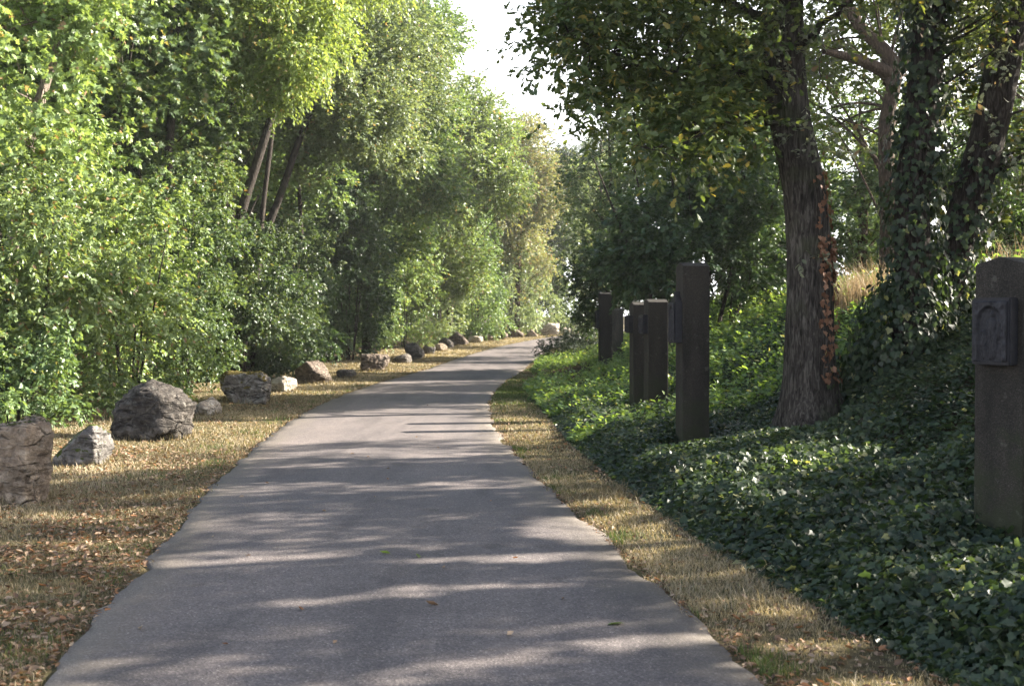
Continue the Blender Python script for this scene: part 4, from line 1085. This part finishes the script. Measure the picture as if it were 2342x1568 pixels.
# hazel thicket
tree('hazel_bush', 'dark hazel thicket with large leaves behind the stone pillars', 'shrub', (3.9, 25.0),
     [[(3.9 + .2 * k - .5, 25, 1.0, .05), (3.9 + .55 * k - 1.4, 25 + .3 * (k % 3), 3, .035), (3.9 + .8 * k - 2.2, 25, 5, .012)] for k in range(6)],
     [E(1560, 560, 25, 1.55, 1.4, 1.25, 46, .5), E(1640, 430, 25.5, 1.1, 1.2, .9, 26, .45), E(1450, 560, 25.5, .75, 1.0, .9, 18, .42), E(1720, 560, 25.5, .75, 1.2, 1.3, 18, .48), E(1700, 400, 26.5, 1.1, 1.2, 1.2, 18, .5)], 'hazel', .11, 'bark_dark', 521, 2.9, kind='ovate', twig=False)
tree('shrub', 'lower dark green bush left of the hazel thicket, behind the far pillars', 'shrub', (2.9, 36.5),
     [[(2.9, 36.5, .6, .05), (2.9, 36.5, 2.5, .03), (2.7, 36.5, 4, .01)]],
     [E(1380, 640, 36.5, .9, 1.0, 1.0, 22, .45), E(1440, 600, 37, .9, 1.0, 1.2, 22, .5), E(1340, 720, 38, .5, .8, .5, 9, .35)], 'hazel', .11, 'bark_dark', 522, 2.8)
tree('tree', 'airy green tree above the far pillars, edge against the sky gap', 'tree', (4.2, 47.0),
     [[(4.2, 47, .8, .15), (4.0, 47, 4, .12), (3.8, 47, 9, .04)]],
     [E(1370, 430, 47, 1.35, 1.6, 1.5, 28, .6), E(1440, 350, 47.5, 1.6, 1.6, 1.6, 28, .65), E(1370, 570, 46.5, 1.3, 1.5, 1.2, 20, .55), E(1480, 480, 47, 1.5, 1.6, 1.8, 26, .65)], 'tree_green', .125, 'bark_dark', 523, 1.7)
tree('tree', 'tree with yellowish leaves between the bend and the far pillars', 'tree', (4.6, 62.0),
     [[(4.6, 62, .8, .15), (4.6, 62, 6, .1), (4.6, 62, 11, .04)]],
     [E(1340, 560, 62, 1.2, 1.6, 2.2, 26, .75), E(1380, 640, 60, 1.2, 1.6, 1.4, 18, .7), E(1360, 450, 63, 1.5, 1.6, 1.8, 22, .8)], 'grey_green', .14, 'bark_dark', 524, 1.3)
# low dark shrubs hugging the bend
for lab, X_, Y_, rx, rz_, leaf, sd in [('low dark needle leaved shrub spreading onto the path edge at the bend', 2.15, 44.0, 1.15, .85, 'juniper', 530), ('second low grey green shrub behind the first at the bend', 3.1, 50.0, 1.4, 1.3, 'juniper', 531), ('olive rounded bush beyond the low shrubs at the bend', 3.9, 54.0, 1.2, 1.9, 'hazel', 532)]:
    zb = float(gz(X_, Y_))
    tree('low_shrub', lab, 'shrub', (X_, Y_), [[(X_, Y_, zb - .05, .04), (X_ + .1, Y_, zb + rz_ * .4, .03), (X_ - .2, Y_, zb + rz_ * .8, .01)]],
         [(X_, Y_, zb + rz_ * .35, rx, rx * 1.5, rz_ * .6, 44, .3)], leaf, .085, 'bark_dark', sd, 3.0, kind='narrow', limbs=False, hang=0, upb=.4)
# background trees on the plateau
bk = [('bright backlit tree between the oak and the ivy clad trunk', 9.0, 31.0, [E(1940, 330, 31, 1.4, 1.5, 1.7, 34, .55), E(1930, 520, 31, 1.2, 1.3, 1.1, 22, .5), E(2010, 480, 31.5, 1.0, 1.3, 1.5, 20, .5)], 'hedge_mid', 540, 2.1),
      ('thin leafed tree with sky showing through, behind the leaning trunk', 13.2, 30.0, [E(2230, 330, 30, 1.2, 1.5, 2.0, 20, .5), E(2340, 250, 30, 1.2, 1.5, 2.2, 20, .55), E(2200, 620, 30, 1.2, 1.3, .9, 14, .45), E(2330, 560, 29, 1.0, 1.3, 1.0, 10, .45), E(2290, 430, 31, 1.4, 1.4, 1.4, 20, .5)], 'hedge_mid', 541, 1.7),
      ('dark backdrop tree behind the hazel thicket', 6.2, 34.0, [E(1640, 360, 35, 2.6, 1.8, 1.5, 44, .65), E(1650, 560, 35, 2.4, 1.8, 1.6, 40, .65), E(1800, 420, 35, 1.3, 1.5, 1.8, 24, .6)], 'hedge_dark', 542, 2.6),
      ('light green tree high behind the oak crown', 7.5, 43.0, [E(1560, 230, 43, 2.2, 2.0, 1.5, 30, .7), E(1700, 200, 43, 2.2, 2.0, 1.6, 26, .7)], 'tree_green', 543, 2.0),
      ('leafy tree filling the top right behind the two dark trunks', 11.5, 25.0, [E(2200, 30, 25, 1.6, 1.5, 1.5, 30, .55), E(2340, -20, 25, 1.6, 1.5, 1.6, 24, .55), E(2080, 330, 26, .9, 1.2, 1.4, 16, .45)], 'oak_leaf', 544, 1.8)]
for lab, X_, Y_, ells, leaf, sd, lam in bk:
    zb = float(gz(X_, Y_)); zt = max(e[2] for e in ells)
    tree('tree', lab, 'tree', (X_, Y_), [[(X_, Y_, zb - .1, .16), (X_ + .1, Y_, (zb + zt) / 2, .12), (X_, Y_, zt + 1, .04)]], ells, leaf, .115, 'bark_brown', sd, lam)
for i, (x, y, sc_) in enumerate([(15.5, 38, .52), (19.5, 44, .58), (14.5, 47, .5), (22, 50, .6), (24, 43, .55)]):
    dup(wood_tree, (x, y, float(gz(x, y)) - .3), 1.1 + i * 1.7, sc_, 'leafy tree far back on the plateau at the right edge', 'small trees far back on the plateau')
tree('tree', 'tall leafy tree added behind the oak crown to shade the hollow across the path', 'tree', (9.6, 50.0),
     [[(9.6, 50, 1.5, .2), (9.6, 50, 7, .15), (9.6, 50, 13, .05)]],
     [(9.4, 50, 8.5, 2.3, 3.2, 3.0, 60, .8), (9.4, 50, 12, 2.0, 2.8, 2.4, 44, .8)], 'tree_green', .14, 'bark_dark', 545, 2.8)  # added for the shadow it throws into the hollow on the left
tree('shrub', 'dark leafy shrub between the hazel thicket and the oak trunk', 'shrub', (6.3, 29.0),
     [[(6.3, 29, 1.7, .04), (6.3, 29, 3, .03), (6.3, 29, 4, .01)]], [E(1760, 590, 29, 1.0, 1.2, 1.1, 22, .5), E(1830, 540, 29.5, .9, 1.2, 1.3, 20, .5)], 'hazel', .11, 'bark_dark', 546, 2.8)
tree('shrub', 'shrubby growth on the bank top right of the leaning trunk', 'shrub', (9.6, 22.5),
     [[(9.6, 22.5, 2.0, .04), (9.6, 22.5, 3.2, .03), (9.6, 22.5, 4.6, .01)]], [E(2330, 420, 22.5, .9, 1.0, 1.3, 20, .45), E(2270, 560, 23, .8, 1.0, .8, 16, .42), E(2200, 590, 23, .7, 1.0, .9, 14, .42), E(2240, 380, 23.5, .8, 1.0, 1.2, 16, .45)], 'hazel', .10, 'bark_dark', 547, 2.0)
# trees to the right that shade the path
for i, (x, y, rx) in enumerate([(9.2, 9.0, 2.4), (9.0, 4.4, 2.4), (9.6, -.2, 2.4), (9.8, 13.6, 2.3), (12.2, 11.3, 2.4), (12.4, 17.0, 2.4), (12.0, 6.4, 2.4), (12.2, 1.6, 2.4)]):
    tree('verge_tree', 'broad leafed tree outside the right edge that shades the path', 'tree', (x, y),
         [[(x, y, 1.8, .22), (x, y, 4, .18), (x - .1, y, 8, .07)]],
         [(x, y, 4.7, rx, 2.5, 1.7, 38, .5), (x - .2, y, 6.5, rx, 2.3, 1.4, 30, .5)], 'oak_leaf', .10, 'bark_grey', 550 + i, 2.3, group='trees right of the picture', carve=True)

# ------------------------------------------------------------------ ground cover on the bank
def cover(r, N, Ya, Yb, s0, s1, mode):
    Y = near_y(r, N, Ya, Yb)
    X = ivy_line(Y) + s0 + (s1 - s0) * r.uniform(0, 1, N) ** 1.15
    k = in_view(X, Y, 1.2)
    return X[k], Y[k]
def canopy_h(X, Y):
    s = X - ivy_line(Y)
    thin = 1.0
    for (a, b) in [(3.05, 7.1), (2.0, 13.2), (2.1, 17.3), (2.0, 18.6), (3.25, 13.0)]:       # it stays low round the posts and the oak
        thin = thin * (1 - .85 * np.exp(-((X - a) ** 2 + (Y - b) ** 2) / .5 ** 2))
    return (.22 + .09 * fbm(np.stack([X * 1.1, Y * 1.1, X * 0], 1), 3, 8)) * sstep(s, -.15, .4) * thin + .03
r = np.random.default_rng(61)
# ivy: near, large lobed leaves
X, Y = cover(r, 150000, 2.8, 24, -.12, 5.5, 0)
sel = fbm(np.stack([X * .45, Y * .30, X * 0 + 3], 1), 3, 91) * .8 + np.interp(Y, [4, 9, 12, 16, 24], [.9, .6, .05, -.25, -.6])
k = sel > -.1 + r.normal(0, .12, len(X))
XI, YI = X[k], Y[k]
N = len(XI)
z = gz(XI, YI) + canopy_h(XI, YI) * r.uniform(.25, 1.05, N) ** .7
ax = np.stack([r.normal(-.35, .6, N), r.normal(-.25, .6, N), r.normal(-.30, .3, N)], 1)
nz = np.stack([r.normal(0, .62, N), r.normal(-.1, .55, N), np.ones(N)], 1)
V, T, n = leaves_mesh(np.stack([XI, YI, z], 1), ax, nz, r.uniform(.03, .08, N) * np.where(r.uniform(0, 1, N) < .12, .55, 1), 'ivy')
cl = np.clip(.5 + .5 * fbm(np.stack([XI, YI, XI * 0], 1), 3, 12), 0, 1)
tag(build('ivy_ground_cover', V, [T], M['ivy'], attrs={'rnd': np.repeat(r.uniform(0, 1, N), n), 'cl': np.repeat(cl, n)}), 'dark glossy ivy covering the bank right of the path', 'ground cover', kind='stuff')
# periwinkle like small narrow glossy leaves further up
XP, YP = X[~k], Y[~k]
X2, Y2 = cover(r, 60000, 8.5, 22, -.05, 5.5, 0)
sel2 = fbm(np.stack([X2 * .45, Y2 * .30, X2 * 0 + 3], 1), 3, 91) * .8 + np.interp(Y2, [4, 9, 12, 16, 24], [.9, .6, .05, -.25, -.6])
k2 = sel2 < 0
XP = np.concatenate([XP, X2[k2]]); YP = np.concatenate([YP, Y2[k2]])
N = len(XP)
z = gz(XP, YP) + canopy_h(XP, YP) * r.uniform(.3, 1.1, N) ** .6
a = r.uniform(0, 6.28, N)
ax = np.stack([np.cos(a), np.sin(a), r.normal(.05, .4, N)], 1)
nz = np.stack([r.normal(0, .65, N), r.normal(-.1, .6, N), np.ones(N)], 1)
V, T, n = leaves_mesh(np.stack([XP, YP, z], 1), ax, nz, r.uniform(.04, .075, N), 'simple')
cl = np.clip(.5 + .5 * fbm(np.stack([XP, YP, XP * 0], 1), 3, 12), 0, 1)
tag(build('periwinkle_ground_cover', V, [T], M['ivy'], attrs={'rnd': np.repeat(r.uniform(0, 1, N), n), 'cl': np.repeat(cl, n)}), 'small leaved glossy ground cover on the bank around the pillars', 'ground cover', kind='stuff')
# taller weeds, bright green, further along and on the bank top
def weeds(N, Ya, Yb, s0, s1, hgt, size, cond=None):
    X, Y = cover(r, N, Ya, Yb, s0, s1, 0)
    if cond is not None:
        k = cond(X, Y); X, Y = X[k], Y[k]
    N = len(X)
    P = np.stack([X, Y, gz(X, Y) + .05], 1)
    D = nrm(np.stack([r.normal(0, .45, N), r.normal(0, .45, N), np.ones(N)], 1))
    L = hgt * r.uniform(.5, 1.3, N) * sstep(X - ivy_line(Y), -.35, .35)
    for (a, b) in [(2.1, 17.1), (2.0, 18.4), (2.4, 30.6)]: L = L * (1 - .6 * np.exp(-((X - a) ** 2 + (Y - b) ** 2) / .6 ** 2))
    return sprays(r, P, D, np.maximum(L, .08), 9, size, .15, 1.2, .9, .45, .15)
a_ = weeds(9000, 15, 46, -.1, 6, .36, .08, lambda X, Y: fbm(np.stack([X * .6, Y * .4, X * 0], 1), 3, 33) + np.interp(Y, [15, 19, 46], [-.35, .25, .35]) > -.02)
b_ = weeds(5000, 19, 40, 2.5, 9, .45, .09)
pos, ax, nz, sz = [np.concatenate([p, q_]) for p, q_ in zip(a_, b_)]
V, T, n = leaves_mesh(pos, ax, nz, sz, 'simple')
cl = np.clip(.5 + .6 * fbm(pos * np.array([.9, .9, 0]), 3, 15), 0, 1)
tag(build('leafy_weeds', V, [T], M['weed'], attrs={'rnd': np.repeat(r.uniform(0, 1, len(pos)), n), 'cl': np.repeat(cl, n)}), 'bright green nettles and brambles growing between the pillars', 'weeds', kind='stuff')
# dry tall grass behind the oak, and by the nearest pillar
def tuft(x, y, N, sx, sy, h):
    X = x + r.normal(0, sx, N); Y = y + r.normal(0, sy, N)
    return blades(r, X, Y, h * r.uniform(.5, 1.1, N), np.full(N, .009), .55), N
for lab, x, y, N, sx, sy, h in [('tall dry straw coloured grass on the bank top behind the oak trunk', 5.55, 19.4, 900, .28, .4, .85), ('thin dry grass on the bank top at the right edge behind the nearest pillar', 8.3, 19.5, 170, .5, .5, .9)]:
    (V, T), N = tuft(x, y, N, sx, sy, h)
    tag(build('dry_tall_grass', V, [T], M['straw'], attrs={'rnd': np.repeat(r.uniform(0, 1, N), 5), 'cl': np.repeat(r.uniform(0, 1, N), 5)}), lab, 'grass', kind='stuff')

# ------------------------------------------------------------------ light, sky, camera
sd = Vector(SUN)
L = bpy.data.lights.new('sun', 'SUN'); L.energy = 5.0; L.angle = R_(.53); L.color = (1, .92, .80)
so = bpy.data.objects.new('sun', L); COL.objects.link(so); so.rotation_euler = sd.to_track_quat('Z', 'Y').to_euler()
w = bpy.data.worlds.new('World'); scene.world = w; w.use_nodes = True
nt = w.node_tree; nt.nodes.clear()
sk = nt.nodes.new('ShaderNodeTexSky'); sk.sky_type = 'NISHITA'; sk.sun_disc = False
sk.sun_elevation = EL; sk.sun_rotation = AZ; sk.air_density = 1.0; sk.dust_density = 3.0; sk.ozone_density = 1.0
bg = nt.nodes.new('ShaderNodeBackground'); bg.inputs[1].default_value = .06
ow = nt.nodes.new('ShaderNodeOutputWorld')
# bright summer haze low over the horizon, thinning upwards
g = nt.nodes.new('ShaderNodeTexCoord'); sx = nt.nodes.new('ShaderNodeSeparateXYZ'); lk(nt, g.outputs['Generated'], sx.inputs[0])
hz = ramp(nt, sx.outputs[2], [(.0, (1, 1, 1)), (.2, (.9, .9, .9)), (.36, (0, 0, 0))])
lk(nt, mixc(nt, hz, sk.outputs[0], (11, 11.1, 11.3)), bg.inputs[0]); lk(nt, bg.outputs[0], ow.inputs[0])

cam = bpy.data.cameras.new('camera'); co_ = bpy.data.objects.new('camera', cam); COL.objects.link(co_)
cam.sensor_width = 36; cam.lens = 36 * F / 2342; cam.clip_end = 4000; cam.clip_start = .05
pitch = math.atan((784 - HY) / F)
co_.location = (0, 0, EYE); co_.rotation_euler = (math.pi / 2 - pitch, 0, 0)
scene.camera = co_
cam.dof.use_dof = True; cam.dof.focus_distance = 13.0; cam.dof.aperture_fstop = 4.5

# summer air
import bmesh
bm = bmesh.new(); bmesh.ops.create_cube(bm, size=1)
for v in bm.verts: v.co = Vector((v.co.x * 240, 65 + v.co.y * 190, 11 + v.co.z * 32))
hm, hn = new_mat('summer_haze')
pv = hn.nodes.new('ShaderNodeVolumePrincipled'); pv.inputs['Density'].default_value = HAZE; pv.inputs['Color'].default_value = (.92, .94, .96, 1); pv.inputs['Anisotropy'].default_value = .35
ho = hn.nodes.new('ShaderNodeOutputMaterial'); lk(hn, pv.outputs[0], ho.inputs['Volume'])
tag(bm_obj('haze', bm, hm, None), 'pale summer haze hanging in the air over the path', 'haze', kind='stuff')

scene.render.engine = 'CYCLES'
scene.view_settings.view_transform = 'Standard'; scene.view_settings.look = 'None'
scene.view_settings.gamma = 1; scene.view_settings.exposure = 2.52
c = scene.cycles
c.max_bounces = 6; c.diffuse_bounces = 3; c.glossy_bounces = 2; c.transmission_bounces = 4; c.transparent_max_bounces = 4; c.volume_bounces = 0
c.caustics_reflective = False; c.caustics_refractive = False
c.sample_clamp_indirect = 6
c.use_denoising = True
